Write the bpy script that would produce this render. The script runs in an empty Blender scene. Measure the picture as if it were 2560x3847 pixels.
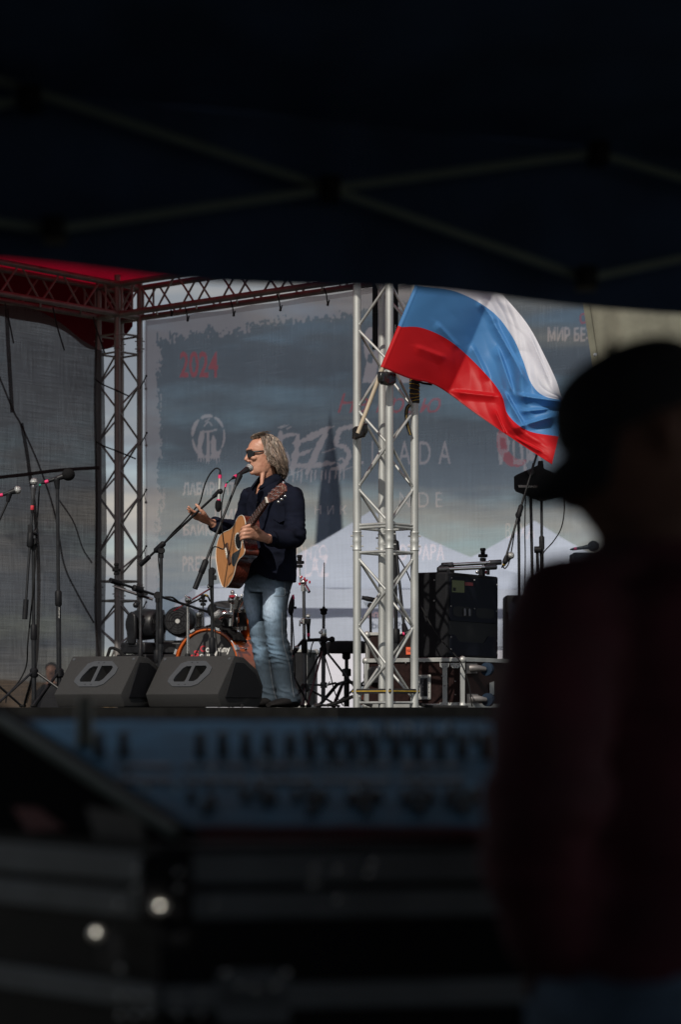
import bpy, bmesh, math, random
from mathutils import Vector, Matrix, noise
V = Vector
random.seed(7)
R = math.radians
SC = bpy.context.scene
COL = SC.collection

# ---------------------------------------------------------------- camera, sky, sun, exposure
F = 9000.0            # focal length in photo pixels (about 84 mm on 36 mm height)
HOR = 2660.0          # horizon row of the photograph
CZ = 1.30             # eye height
DECK = 1.303          # stage deck height
cam = bpy.data.cameras.new('camera'); co = bpy.data.objects.new('camera', cam); COL.objects.link(co)
co.location = (0, 0, CZ); co.rotation_euler = (R(90), 0, 0)
cam.sensor_fit = 'VERTICAL'; cam.sensor_height = 36.0; cam.sensor_width = 24.0
cam.lens = F / 3847 * 36; cam.shift_y = (HOR - 1923.5) / 3847
cam.clip_start = .05; cam.clip_end = 20000
cam.dof.use_dof = True; cam.dof.focus_distance = 15.5; cam.dof.aperture_fstop = 2.7
SC.camera = co

SUN_TO = V((-.32 * .79, -.947 * .79, .613)).normalized()
W = bpy.data.worlds.new('World'); SC.world = W; W.use_nodes = True
nt = W.node_tree; nt.nodes.clear()
def N(t, **k):
    n = nt.nodes.new(t)
    for a, b in k.items():
        if a in n.inputs: n.inputs[a].default_value = b
        else: setattr(n, a, b)
    return n
out = N('ShaderNodeOutputWorld'); bg = N('ShaderNodeBackground', Strength=.1)
sky = N('ShaderNodeTexSky', sky_type='NISHITA', sun_disc=False)
sky.sun_elevation = math.asin(SUN_TO.z); sky.sun_rotation = math.atan2(SUN_TO.x, SUN_TO.y)
sky.air_density = 1.0; sky.dust_density = 1.0
tc = N('ShaderNodeTexCoord')
mp = N('ShaderNodeMapping'); mp.inputs['Scale'].default_value = (9, 9, 40); mp.inputs['Location'].default_value = (3.3, 1.2, .35)
n1 = N('ShaderNodeTexNoise', Scale=1.0, Detail=8.0, Roughness=.58)
r1 = N('ShaderNodeValToRGB'); r1.color_ramp.elements[0].position = .40; r1.color_ramp.elements[1].position = .58
mp2 = N('ShaderNodeMapping'); mp2.inputs['Scale'].default_value = (5, 5, 34); mp2.inputs['Location'].default_value = (8.1, 4.2, 2.6)
n2 = N('ShaderNodeTexNoise', Scale=1.0, Detail=9.0, Roughness=.6)
r2 = N('ShaderNodeValToRGB')
e = r2.color_ramp.elements
e[0].position = .36; r1.color_ramp.elements[0].position = .30; r1.color_ramp.elements[1].position = .50; e[0].color = (2.3, 2.55, 2.9, 1); e[1].position = .70; e[1].color = (6.0, 5.4, 4.6, 1)
m_ = e.new(.5); m_.color = (2.7, 2.95, 3.25, 1)
mx = N('ShaderNodeMix', data_type='RGBA')
L = nt.links.new
L(tc.outputs['Generated'], mp.inputs['Vector']); L(mp.outputs[0], n1.inputs['Vector']); L(n1.outputs['Fac'], r1.inputs[0])
L(tc.outputs['Generated'], mp2.inputs['Vector']); L(mp2.outputs[0], n2.inputs['Vector']); L(n2.outputs['Fac'], r2.inputs[0])
sp = N('ShaderNodeSeparateXYZ'); L(tc.outputs['Generated'], sp.inputs[0])
def M2(op, x, y):
    n = N('ShaderNodeMath', operation=op)
    for i, q in enumerate((x, y)):
        if isinstance(q, float): n.inputs[i].default_value = q
        else: L(q, n.inputs[i])
    return n.outputs[0]
band = M2('MAXIMUM', M2('SUBTRACT', 1.0, M2('MULTIPLY', M2('ABSOLUTE', M2('SUBTRACT', sp.outputs[2], .062), 0.0), 30.0)), 0.0)     # heaped bright clouds low over the horizon
L(M2('ADD', n2.outputs['Fac'], M2('MULTIPLY', band, .21)), r2.inputs[0])
L(r1.outputs[0], mx.inputs['Factor']); L(sky.outputs[0], mx.inputs[6]); L(r2.outputs[0], mx.inputs[7])
L(mx.outputs[2], bg.inputs['Color']); L(bg.outputs[0], out.inputs['Surface'])

sl = bpy.data.lights.new('sun', 'SUN'); so = bpy.data.objects.new('sun', sl); COL.objects.link(so)
sl.energy = 3.2; sl.angle = R(.5); sl.color = (1, .93, .82)
so.rotation_euler = (-SUN_TO).to_track_quat('-Z', 'Y').to_euler(); so.location = SUN_TO * 60
SC.view_settings.view_transform = 'Standard'; SC.view_settings.look = 'None'
SC.view_settings.exposure = 0.0; SC.view_settings.gamma = 1.0
SC.render.engine = 'CYCLES'; SC.cycles.use_denoising = True
SC.cycles.transparent_max_bounces = 16; SC.cycles.max_bounces = 8; SC.cycles.sample_clamp_indirect = 6

# ---------------------------------------------------------------- helpers
def P(px, py, Y):
    return V(((px - 1280) / F * Y, Y, CZ + (HOR - py) / F * Y))
CAM = V((0, 0, CZ))
def onplane(px, py, o, n):
    d = V(((px - 1280) / F, 1, (HOR - py) / F)); t = (o - CAM).dot(n) / d.dot(n)
    return CAM + d * t
def lerp(a, b, t): return a + (b - a) * t
def catmull(pts, m=6):
    pts = [V(p) for p in pts]
    if len(pts) < 3: return pts
    o = []; q = [pts[0] * 2 - pts[1]] + pts + [pts[-1] * 2 - pts[-2]]
    for i in range(1, len(q) - 2):
        a, b, c, d = q[i - 1:i + 3]
        for k in range(m):
            t = k / m
            o.append(.5 * ((2 * b) + (c - a) * t + (2 * a - 5 * b + 4 * c - d) * t * t + (3 * b - a - 3 * c + d) * t ** 3))
    o.append(pts[-1]); return o
def cat1(vals, m=6): return [v.x for v in catmull([V((x, 0, 0)) for x in vals], m)]
OFF = {}
class MB:
    def __init__(s): s.v = []; s.f = []; s.c = None; s.cur = None
    def add(s, vs, fs):
        b = len(s.v); s.v += [V(x) for x in vs]; s.f += [[i + b for i in f] for f in fs]
        if s.cur is not None:
            if s.c is None: s.c = []
            s.c += [s.cur] * len(vs)
        return s
    def box(s, c, sz, M=None):
        c = V(c); x, y, z = [q / 2 for q in sz]
        vs = [V((a * x, b * y, d * z)) for d in (-1, 1) for b in (-1, 1) for a in (-1, 1)]
        if M: vs = [M @ q for q in vs]
        return s.add([c + q for q in vs], [(0, 2, 3, 1), (4, 5, 7, 6), (0, 1, 5, 4), (2, 6, 7, 3), (0, 4, 6, 2), (1, 3, 7, 5)])
    def path(s, pts, rad, n=10, flat=None, cap=True, up=None):
        pts = [V(p) for p in pts]; m = len(pts)
        if not isinstance(rad, (list, tuple)): rad = [rad] * m
        t = (pts[1] - pts[0]).normalized()
        u = V(up) if up else (V((0, 0, 1)) if abs(t.z) < .9 else V((1, 0, 0)))
        a = (u - t * u.dot(t)).normalized(); vs = []
        for i in range(m):
            t2 = (pts[min(i + 1, m - 1)] - pts[max(i - 1, 0)])
            if t2.length > 1e-9: t2.normalize(); a = (a - t2 * a.dot(t2)).normalized(); t = t2
            b = t.cross(a)
            r = rad[i]; ra, rb = (r, r) if not isinstance(r, tuple) else r
            if flat: rb *= flat
            for k in range(n):
                g = 2 * math.pi * k / n; vs.append(pts[i] + a * (ra * math.cos(g)) + b * (rb * math.sin(g)))
        fs = [(i * n + k, i * n + (k + 1) % n, (i + 1) * n + (k + 1) % n, (i + 1) * n + k) for i in range(m - 1) for k in range(n)]
        if cap: fs += [list(range(n))[::-1], [(m - 1) * n + k for k in range(n)]]
        return s.add(vs, fs)
    def tube(s, a, b, r, r2=None, n=10): return s.path([a, b], [r, r if r2 is None else r2], n)
    def lathe(s, o, ax, prof, n=24):
        ax = V(ax).normalized(); o = V(o)
        return s.path_exact(o, ax, prof, n)
    def path_exact(s, o, ax, prof, n):
        u = V((0, 0, 1)) if abs(ax.z) < .9 else V((1, 0, 0))
        a = (u - ax * u.dot(ax)).normalized(); b = ax.cross(a); vs = []
        for t, r in prof:
            for k in range(n):
                g = 2 * math.pi * k / n; vs.append(o + ax * t + (a * math.cos(g) + b * math.sin(g)) * max(r, 1e-4))
        m = len(prof)
        fs = [(i * n + k, i * n + (k + 1) % n, (i + 1) * n + (k + 1) % n, (i + 1) * n + k) for i in range(m - 1) for k in range(n)]
        fs += [list(range(n))[::-1], [(m - 1) * n + k for k in range(n)]]
        return s.add(vs, fs)
    def ball(s, c, r, n=14, M=None):
        if not isinstance(r, (tuple, list)): r = (r, r, r)
        c = V(c); vs = []; h = n // 2
        for i in range(1, h):
            th = math.pi * i / h
            for k in range(n):
                g = 2 * math.pi * k / n
                q = V((r[0] * math.sin(th) * math.cos(g), r[1] * math.sin(th) * math.sin(g), r[2] * math.cos(th)))
                vs.append(c + (M @ q if M else q))
        zt = V((0, 0, r[2])); vs += [c + (M @ zt if M else zt), c - (M @ zt if M else zt)]
        T = len(vs) - 2
        fs = [(i * n + k, (i + 1) * n + k, (i + 1) * n + (k + 1) % n, i * n + (k + 1) % n) for i in range(h - 2) for k in range(n)]
        fs += [(T, k, (k + 1) % n) for k in range(n)] + [(T + 1, (h - 2) * n + (k + 1) % n, (h - 2) * n + k) for k in range(n)]
        return s.add(vs, fs)
    def prism(s, poly, off):
        poly = [V(p) for p in poly]; off = V(off); n = len(poly)
        return s.add(poly + [p + off for p in poly], [list(range(n)), list(range(n, 2 * n))[::-1]] + [(k, k + n, (k + 1) % n + n, (k + 1) % n) for k in range(n)])
    def loft(s, rings, n=24):
        vs = []
        for c, a, b in rings:
            for k in range(n):
                g = 2 * math.pi * k / n; vs.append(V(c) + V(a) * math.cos(g) + V(b) * math.sin(g))
        m = len(rings)
        fs = [(i * n + k, i * n + (k + 1) % n, (i + 1) * n + (k + 1) % n, (i + 1) * n + k) for i in range(m - 1) for k in range(n)]
        fs += [list(range(n))[::-1], [(m - 1) * n + k for k in range(n)]]
        return s.add(vs, fs)
    def grid(s, fn, nu, nv):
        vs = [fn(i / nu, j / nv) for j in range(nv + 1) for i in range(nu + 1)]
        return s.add(vs, [(j * (nu + 1) + i, j * (nu + 1) + i + 1, (j + 1) * (nu + 1) + i + 1, (j + 1) * (nu + 1) + i) for j in range(nv) for i in range(nu)])
    def mesh(s, name, off=V((0, 0, 0)), fix=True):
        me = bpy.data.meshes.new(name); me.from_pydata([v - off for v in s.v], [], s.f)
        if s.c:
            at = me.color_attributes.new('tint', 'FLOAT_COLOR', 'POINT')
            for i, c in enumerate(s.c): at.data[i].color = (c, c, c, 1) if not isinstance(c, tuple) else c
        if fix:
            bm = bmesh.new(); bm.from_mesh(me); bmesh.ops.recalc_face_normals(bm, faces=bm.faces); bm.to_mesh(me); bm.free()
        me.validate(); return me
    def build(s, name, mat, parent=None, bevel=0, angle=40, loc=None, solid=0, subd=0, fix=True):
        off = OFF.get(parent.name if parent else None, V(loc) if loc is not None else V((0, 0, 0)))
        return link(s.mesh(name, off, fix), name, mat, parent, off, bevel, angle, solid, subd)
def link(me, name, mat, parent=None, off=None, bevel=0, angle=40, solid=0, subd=0):
    o = bpy.data.objects.new(name, me); COL.objects.link(o)
    if mat: me.materials.append(mat)
    me.shade_smooth(); me.set_sharp_from_angle(angle=R(angle))
    if parent: o.parent = parent
    elif off is not None: o.location = off
    OFF[o.name] = off if off is not None else V((0, 0, 0))
    if solid: m = o.modifiers.new('s', 'SOLIDIFY'); m.thickness = solid; m.offset = 0
    if bevel: m = o.modifiers.new('b', 'BEVEL'); m.width = bevel; m.segments = 2; m.limit_method = 'ANGLE'; m.angle_limit = R(35)
    if subd: m = o.modifiers.new('d', 'SUBSURF'); m.levels = subd; m.render_levels = subd
    return o
def tag(o, label=None, cat=None, group=None, kind=None):
    if label: o['label'] = label
    if cat: o['category'] = cat
    if group: o['group'] = group
    if kind: o['kind'] = kind
    return o
def thing(name, label, cat, loc, group=None):
    o = bpy.data.objects.new(name, None); COL.objects.link(o); o.location = loc; o.empty_display_size = .1
    OFF[o.name] = V(loc); return tag(o, label, cat, group)
def remesh(mb, voxel, smooth=4, fac=.5):
    me = mb.mesh('tmp'); o = bpy.data.objects.new('tmp', me); COL.objects.link(o)
    m = o.modifiers.new('r', 'REMESH'); m.mode = 'VOXEL'; m.voxel_size = voxel
    if smooth: m = o.modifiers.new('s', 'SMOOTH'); m.factor = fac; m.iterations = smooth
    dg = bpy.context.evaluated_depsgraph_get(); dg.update()
    r = bpy.data.meshes.new_from_object(o.evaluated_get(dg))
    bpy.data.objects.remove(o); bpy.data.meshes.remove(me); return r
def displace(me, fn):
    ns = [v.normal.copy() for v in me.vertices]
    for v, n in zip(me.vertices, ns): v.co += n * fn(v.co, n)
    me.update()
def delete_faces(me, cond):
    bm = bmesh.new(); bm.from_mesh(me)
    bmesh.ops.delete(bm, geom=[f for f in bm.faces if cond(f.calc_center_median())], context='FACES')
    bm.to_mesh(me); bm.free()
def shift(me, off):
    for v in me.vertices: v.co -= off
    me.update()
def text_mesh(body, bold=0.0, spacing=1.0):
    cu = bpy.data.curves.new('t', 'FONT'); cu.body = body; cu.offset = bold; cu.space_character = spacing; cu.resolution_u = 6
    o = bpy.data.objects.new('t', cu); COL.objects.link(o)
    dg = bpy.context.evaluated_depsgraph_get(); dg.update()
    me = bpy.data.meshes.new_from_object(o.evaluated_get(dg)); bpy.data.objects.remove(o); bpy.data.curves.remove(cu)
    xs = [v.co.x for v in me.vertices]; ys = [v.co.y for v in me.vertices]
    x0, x1, y0, y1 = min(xs), max(xs), min(ys), max(ys)
    vs = [((v.co.x - x0) / (x1 - x0), (v.co.y - y0) / (y1 - y0)) for v in me.vertices]
    fs = [list(p.vertices) for p in me.polygons]; bpy.data.meshes.remove(me); return vs, fs
def put_text(mb, body, fn, bold=0.0, spacing=1.0):
    vs, fs = text_mesh(body, bold, spacing); mb.add([fn(a, b) for a, b in vs], fs); return mb

# ---------------------------------------------------------------- materials (all node based)
def material(name, col, rough=.6, metal=0.0, var=.25, scale=30, bump=0.0, bscale=120, spec=.5, col2=None, stretch=None, tint=False, coat=0):
    m = bpy.data.materials.new(name); m.use_nodes = True; t = m.node_tree; b = t.nodes['Principled BSDF']
    b.inputs['Roughness'].default_value = rough; b.inputs['Metallic'].default_value = metal
    b.inputs['Specular IOR Level'].default_value = spec
    if coat: b.inputs['Coat Weight'].default_value = coat; b.inputs['Coat Roughness'].default_value = .12
    tc = t.nodes.new('ShaderNodeTexCoord'); mp = t.nodes.new('ShaderNodeMapping')
    if stretch: mp.inputs['Scale'].default_value = stretch
    nz = t.nodes.new('ShaderNodeTexNoise'); nz.inputs['Scale'].default_value = scale; nz.inputs['Detail'].default_value = 6
    rp = t.nodes.new('ShaderNodeValToRGB')
    c2 = col2 or tuple(c * (1 - var) for c in col)
    c1 = col if col2 else tuple(min(1, c * (1 + var * .6)) for c in col)
    rp.color_ramp.elements[0].color = (*c2, 1); rp.color_ramp.elements[1].color = (*c1, 1)
    rp.color_ramp.elements[0].position = .32; rp.color_ramp.elements[1].position = .68
    t.links.new(tc.outputs['Object'], mp.inputs[0]); t.links.new(mp.outputs[0], nz.inputs['Vector']); t.links.new(nz.outputs['Fac'], rp.inputs[0])
    src = rp.outputs[0]
    if tint:
        at = t.nodes.new('ShaderNodeVertexColor'); at.layer_name = 'tint'
        mx = t.nodes.new('ShaderNodeMix'); mx.data_type = 'RGBA'; mx.blend_type = 'MULTIPLY'; mx.inputs['Factor'].default_value = 1
        t.links.new(src, mx.inputs[6]); t.links.new(at.outputs[0], mx.inputs[7]); src = mx.outputs[2]
    t.links.new(src, b.inputs['Base Color'])
    mr = t.nodes.new('ShaderNodeMapRange'); mr.inputs[3].default_value = max(.03, rough - .1); mr.inputs[4].default_value = min(1, rough + .12)
    t.links.new(nz.outputs['Fac'], mr.inputs[0]); t.links.new(mr.outputs[0], b.inputs['Roughness'])
    if bump:
        n2 = t.nodes.new('ShaderNodeTexNoise'); n2.inputs['Scale'].default_value = bscale; n2.inputs['Detail'].default_value = 3
        bp = t.nodes.new('ShaderNodeBump'); bp.inputs['Strength'].default_value = bump; bp.inputs['Distance'].default_value = .004
        t.links.new(tc.outputs['Object'], n2.inputs['Vector']); t.links.new(n2.outputs['Fac'], bp.inputs['Height']); t.links.new(bp.outputs[0], b.inputs['Normal'])
    return m
def cloth_net(name, col, opac, trans=.5, border=None, warm=(1, 1, 1), vary=.16, mask=0):
    """woven net: part see-through, part diffuse and translucent thread"""
    m = bpy.data.materials.new(name); m.use_nodes = True; t = m.node_tree; t.nodes.clear(); ln = t.links.new
    o = t.nodes.new('ShaderNodeOutputMaterial'); tc = t.nodes.new('ShaderNodeTexCoord')
    def nz(sc, s, d=3):
        mp = t.nodes.new('ShaderNodeMapping'); mp.inputs['Scale'].default_value = sc
        n = t.nodes.new('ShaderNodeTexNoise'); n.inputs['Scale'].default_value = s; n.inputs['Detail'].default_value = d
        ln(tc.outputs['Object'], mp.inputs[0]); ln(mp.outputs[0], n.inputs['Vector']); return n.outputs['Fac']
    def mth(op, a, b):
        n = t.nodes.new('ShaderNodeMath'); n.operation = op
        for i, q in enumerate((a, b)):
            if isinstance(q, (int, float)): n.inputs[i].default_value = q
            else: ln(q, n.inputs[i])
        return n.outputs[0]
    w = mth('ADD', nz((3, 3, 150), 1.0), nz((150, 150, 3), 1.0)); w = mth('ADD', w, nz((1, 1, 1), 1.3, 2))
    fac = mth('ADD', opac - vary * 1.5, mth('MULTIPLY', w, vary))
    ds = t.nodes.new('ShaderNodeBsdfDiffuse'); tl = t.nodes.new('ShaderNodeBsdfTranslucent'); tp = t.nodes.new('ShaderNodeBsdfTransparent')
    tp.inputs[0].default_value = (*warm, 1)
    cs = None
    if mask:        # vertex mask: R = unprinted pale net, G = red print
        at = t.nodes.new('ShaderNodeVertexColor'); at.layer_name = 'tint'; sp = t.nodes.new('ShaderNodeSeparateColor'); ln(at.outputs[0], sp.inputs[0])
        pale, red = sp.outputs[0], sp.outputs[1]
        g = mth('MAXIMUM', pale, 0.0)
        mx = t.nodes.new('ShaderNodeMix'); mx.data_type = 'RGBA'; mx.inputs[6].default_value = (*col, 1); mx.inputs[7].default_value = (.62, .56, .58, 1); ln(g, mx.inputs[0])
        mx2 = t.nodes.new('ShaderNodeMix'); mx2.data_type = 'RGBA'; ln(mx.outputs[2], mx2.inputs[6]); mx2.inputs[7].default_value = (.6, .06, .09, 1); ln(red, mx2.inputs[0]); cs = mx2.outputs[2]
        mx3 = t.nodes.new('ShaderNodeMix'); mx3.data_type = 'RGBA'; mx3.inputs[6].default_value = (*warm, 1); mx3.inputs[7].default_value = (1, .62, .66, 1); ln(red, mx3.inputs[0])
        mx4 = t.nodes.new('ShaderNodeMix'); mx4.data_type = 'RGBA'; ln(mx3.outputs[2], mx4.inputs[6]); mx4.inputs[7].default_value = (1, .95, .96, 1); ln(g, mx4.inputs[0]); ln(mx4.outputs[2], tp.inputs[0])
        fac = mth('SUBTRACT', fac, mth('MULTIPLY', sp.outputs[2], .45))      # thinner print towards the bottom of the design
        fac = mth('SUBTRACT', fac, mth('MULTIPLY', g, mask)); fac = mth('SUBTRACT', fac, mth('MULTIPLY', red, mask * .2))
    if border:      # printed pale border with a torn inner edge: border = (w, h, margin, pale colour, opacity)
        bw, bh, mg, pc, po = border
        sp = t.nodes.new('ShaderNodeSeparateXYZ'); ln(tc.outputs['Object'], sp.inputs[0])
        x, z = sp.outputs[0], sp.outputs[2]
        d = mth('MINIMUM', mth('MINIMUM', x, mth('SUBTRACT', bw, x)), mth('SUBTRACT', bh, z))
        d = mth('ADD', d, mth('MULTIPLY', mth('SUBTRACT', nz((1, 1, 1), 9.0, 10), .5), .22))
        g = mth('LESS_THAN', d, mg)
        mx = t.nodes.new('ShaderNodeMix'); mx.data_type = 'RGBA'; mx.inputs[6].default_value = (*col, 1); mx.inputs[7].default_value = (*pc, 1)
        ln(g, mx.inputs[0]); cs = mx.outputs[2]
        fac = mth('ADD', fac, mth('MULTIPLY', g, po))
    for q in (ds, tl):
        if cs: ln(cs, q.inputs[0])
        else: q.inputs[0].default_value = (*col, 1)
    m1 = t.nodes.new('ShaderNodeMixShader'); m1.inputs[0].default_value = trans; ln(ds.outputs[0], m1.inputs[1]); ln(tl.outputs[0], m1.inputs[2])
    m2 = t.nodes.new('ShaderNodeMixShader'); ln(fac, m2.inputs[0]); ln(tp.outputs[0], m2.inputs[1]); ln(m1.outputs[0], m2.inputs[2])
    ln(m2.outputs[0], o.inputs['Surface']); return m
def cloth_trans(name, col, trans=.4, var=.15, scale=6, bump=.15, tint=False, rough=.8):
    """opaque cloth that lets some light through"""
    m = material(name, col, rough, var=var, scale=scale, bump=bump, bscale=250, tint=tint, spec=.25); t = m.node_tree; b = t.nodes['Principled BSDF']
    tl = t.nodes.new('ShaderNodeBsdfTranslucent'); ms = t.nodes.new('ShaderNodeMixShader'); ms.inputs[0].default_value = trans
    src = b.inputs['Base Color'].links[0].from_socket; t.links.new(src, tl.inputs[0])
    t.links.new(b.outputs[0], ms.inputs[1]); t.links.new(tl.outputs[0], ms.inputs[2])
    t.links.new(ms.outputs[0], t.nodes['Material Output'].inputs[0]); return m
M = {}
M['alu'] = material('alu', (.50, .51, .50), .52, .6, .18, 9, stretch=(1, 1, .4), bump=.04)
M['alu_dull'] = material('alu_dull', (.25, .235, .23), .5, .6, .25, 9, stretch=(1, 1, .4), bump=.04)  # same aluminium as the bright one, with shade put into a darker colour
M['chrome'] = material('chrome', (.75, .75, .75), .14, 1, .1, 20)
M['screw'] = material('screw', (.30, .30, .30), .6, .3, .1)
M['steel_dark'] = material('steel_dark', (.12, .12, .13), .35, .8, .2, 20)
M['black'] = material('black', (.010, .0105, .013), .55, 0, .3, 40, spec=.2)
M['black_paint'] = material('black_paint', (.014, .015, .018), .38, 0, .3, 30, spec=.35)
M['rubber'] = material('rubber', (.012, .012, .013), .8, 0, .3, 60, spec=.2)
M['foam'] = material('foam', (.012, .012, .013), .95, 0, .4, 200, bump=.4, bscale=500, spec=.1)
M['tape'] = material('tape', (.012, .012, .013), .28, 0, .3, 60, bump=.5, bscale=60)
M['pink'] = material('pink', (.75, .03, .16), .5, 0, .1)
M['green'] = material('green', (.02, .3, .2), .5, 0, .1)
M['red_knob'] = material('red_knob', (.35, .012, .03), .3, 0, .1)
M['grille'] = material('grille', (.42, .43, .44), .4, .8, .35, 500, bump=.8, bscale=900)
M['cabinet'] = material('cabinet', (.040, .040, .041), .75, 0, .35, 260, bump=.8, bscale=420, spec=.2)
M['plate'] = material('plate', (.055, .06, .068), .5, 0, .1, 90, spec=.3)
M['spruce'] = material('spruce', (.52, .235, .09), .35, 0, 0, 5, col2=(.45, .19, .066), stretch=(14, 14, 3), coat=.3)
M['mahogany'] = material('mahogany', (.1, .02, .012), .25, 0, .5, 18, stretch=(6, 6, 1), coat=.5)
M['rosewood'] = material('rosewood', (.07, .03, .02), .45, 0, .4, 40)
M['headstock'] = material('headstock', (.16, .06, .045), .35, 0, .35, 30, coat=.3)
M['ivory'] = material('ivory', (.75, .72, .65), .4, 0, .08)
M['pickguard'] = material('pickguard', (.035, .04, .045), .22, 0, .1)
M['skin'] = material('skin', (.58, .31, .215), .45, 0, 0, 22, col2=(.48, .225, .15), bump=.15, bscale=160)
M['hair'] = material('hair', (.20, .152, .118), .45, 0, .35, 50, tint=True)
M['shirt'] = material('shirt', (.008, .010, .020), .85, 0, .25, 14, bump=.12, bscale=500, spec=.08)
M['denim'] = material('denim', (.30, .42, .56), .85, 0, .18, 60, bump=.2, bscale=600, tint=True, stretch=(1.6, 1.6, .6))
M['thread'] = material('thread', (.13, .14, .16), .8)
M['lens'] = material('lens', (.006, .006, .007), .08, 0, .1)
M['shoe'] = material('shoe', (.012, .011, .011), .6, spec=.2)
M['orange'] = material('orange', (.62, .13, .014), .3, 0, 0, 6, col2=(.5, .09, .01), coat=.5)
M['drumhead'] = material('drumhead', (.05, .05, .052), .55, 0, .15, 30)
M['white_print'] = material('white_print', (.7, .7, .68), .6, 0, .08)
M['red_print'] = material('red_print', (.55, .03, .05), .6, 0, .08)
M['case_brown'] = material('case_brown', (.020, .010, .0095), .6, 0, .35, 40, bump=.2, bscale=200, spec=.12)
M['tolex'] = material('tolex', (.013, .0135, .016), .7, 0, .3, 160, bump=.6, bscale=400, spec=.12)
M['navy'] = material('navy', (.006, .008, .016), .65, 0, .25, 60, spec=.15)
M['label_orange'] = material('label_orange', (.85, .13, .05), .6, 0, .05)
M['label_green'] = material('label_green', (.12, .14, .05), .5, 0, .15, 60)
M['caster_blue'] = material('caster_blue', (.012, .026, .05), .6, 0, .2, spec=.2)
M['yellow'] = material('yellow', (.55, .36, .03), .7)
M['wood_pole'] = material('wood_pole', (.46, .38, .28), .55, 0, .2, 30, stretch=(1, 1, .1))
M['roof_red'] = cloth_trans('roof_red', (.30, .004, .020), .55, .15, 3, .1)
M['roof_red_dark'] = cloth_trans('roof_red_dark', (.07, .002, .006), .3, .15, 3, .1)  # roof red again, the shade on its hanging edge put into the colour
M['tent_white'] = cloth_trans('tent_white', (.86, .86, .97), .2, .06, 2, .1)
M['canopy'] = material('canopy', (.045, .075, .15), .9, 0, .3, 5, spec=.1)
M['frame'] = material('frame', (.16, .20, .18), .5, .1, .1)
M['skirt'] = material('skirt', (.006, .006, .008), .95, 0, .3, 8, spec=.1)
M['deck'] = material('deck', (.008, .008, .008), .9, 0, .4, 10, spec=.1)
M['ground'] = material('ground', (.09, .085, .06), .95, 0, .4, 1.5, bump=.3, bscale=30)
M['dry_grass'] = material('dry_grass', (.28, .17, .08), .95, 0, .45, 3, bump=.5, bscale=40)
M['glass_tower'] = material('glass_tower', (.05, .06, .09), .35, .3, .4, .12, stretch=(1, 1, 3))
M['olive'] = cloth_trans('olive', (.30, .30, .24), .45, .15, 8, .2)
M['shade_net'] = cloth_net('shade_net', (.075, .075, .08), .85, .45, warm=(1, 1, 1.0), vary=.22)
M['banner'] = cloth_net('banner', (.085, .11, .145), .775, .5, vary=.13, warm=(.90, .99, 1.06), mask=.12)
M['print_pale'] = cloth_net('print_pale', (.56, .51, .54), .5, .55, vary=.05)
M['print_red'] = cloth_net('print_red', (.6, .10, .13), .52, .55, vary=.05)
M['webbing'] = material('webbing', (.02, .018, .018), .85, 0, .3, 80)
M['speck'] = material('speck', (.85, .85, .82), .25, .9, .05)

# stage frame: corner of the truss roof, u along the back wall, v along the left wall
A0 = V((-1.859, 20.09, 0)); U = V((.765, -.644, 0)); Vv = V((-.644, -.765, 0))
def ST(u, v, z): return A0 + U * u + Vv * v + V((0, 0, DECK + z))
# ---------------------------------------------------------------- ground, hill, far tower
g = MB()
xs = [-4000, -300, -60, -20, 0, 20, 60, 300, 4000]; ys = [-200, -20, 0, 20, 60, 300, 1500, 9000]
g.add([(x, y, 0) for y in ys for x in xs], [(j * 9 + i, j * 9 + i + 1, j * 9 + i + 10, j * 9 + i + 9) for j in range(7) for i in range(8)])
tag(g.build('ground', M['ground'], loc=(0, 0, 0)), kind='structure')
h = MB()
def hillf(a, b):
    x = -24 + 24 * a; y = 34 + 26 * b
    s = max(0, math.sin(math.pi * a)) ** .3 * max(0, math.sin(math.pi * b)) ** .6
    return V((x, y, -.05 + 2.15 * s * (1 - .08 * a) + .2 * noise.noise(V((x * .35, y * .35, 0))) * s))
h.grid(hillf, 48, 30)
tag(h.build('hill', M['dry_grass'], loc=(0, 0, 0)), kind='structure')

TY = 3600.0; b0 = P(1240, 2660, TY)
t = thing('skyscraper', 'dark tapering needle skyscraper far beyond the printed net backdrop', 'skyscraper', V((b0.x, TY, 0)))
S_ = TY / F
def ring(z, hw, tw, n=5):
    return [V((b0.x + hw * math.cos(tw + 2 * math.pi * k / n), TY + hw * math.sin(tw + 2 * math.pi * k / n), z)) for k in range(n)]
sk = MB(); prof = [(0, 64 * S_), (250 * S_, 66 * S_), (600 * S_, 58 * S_), (800 * S_, 44 * S_), (930 * S_, 28 * S_), (1010 * S_, 15 * S_)]
vs = []; sub = []
for i in range(len(prof) - 1):
    for k in range(6): f = k / 6; sub.append((lerp(prof[i][0], prof[i + 1][0], f), lerp(prof[i][1], prof[i + 1][1], f)))
sub.append(prof[-1])
for i, (z, r) in enumerate(sub): vs += ring(z, r, .5 + .025 * i)
sk.add(vs, [(i * 5 + k, i * 5 + (k + 1) % 5, (i + 1) * 5 + (k + 1) % 5, (i + 1) * 5 + k) for i in range(len(sub) - 1) for k in range(5)])
sk.build('facade', M['glass_tower'], t, angle=10)
sp = MB(); sp.path([V((b0.x, TY, 1005 * S_)), V((b0.x, TY, 1060 * S_)), V((b0.x, TY, 1125 * S_))], [15 * S_, 7 * S_, .6 * S_], 5); sp.build('spire', M['glass_tower'], t)

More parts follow.
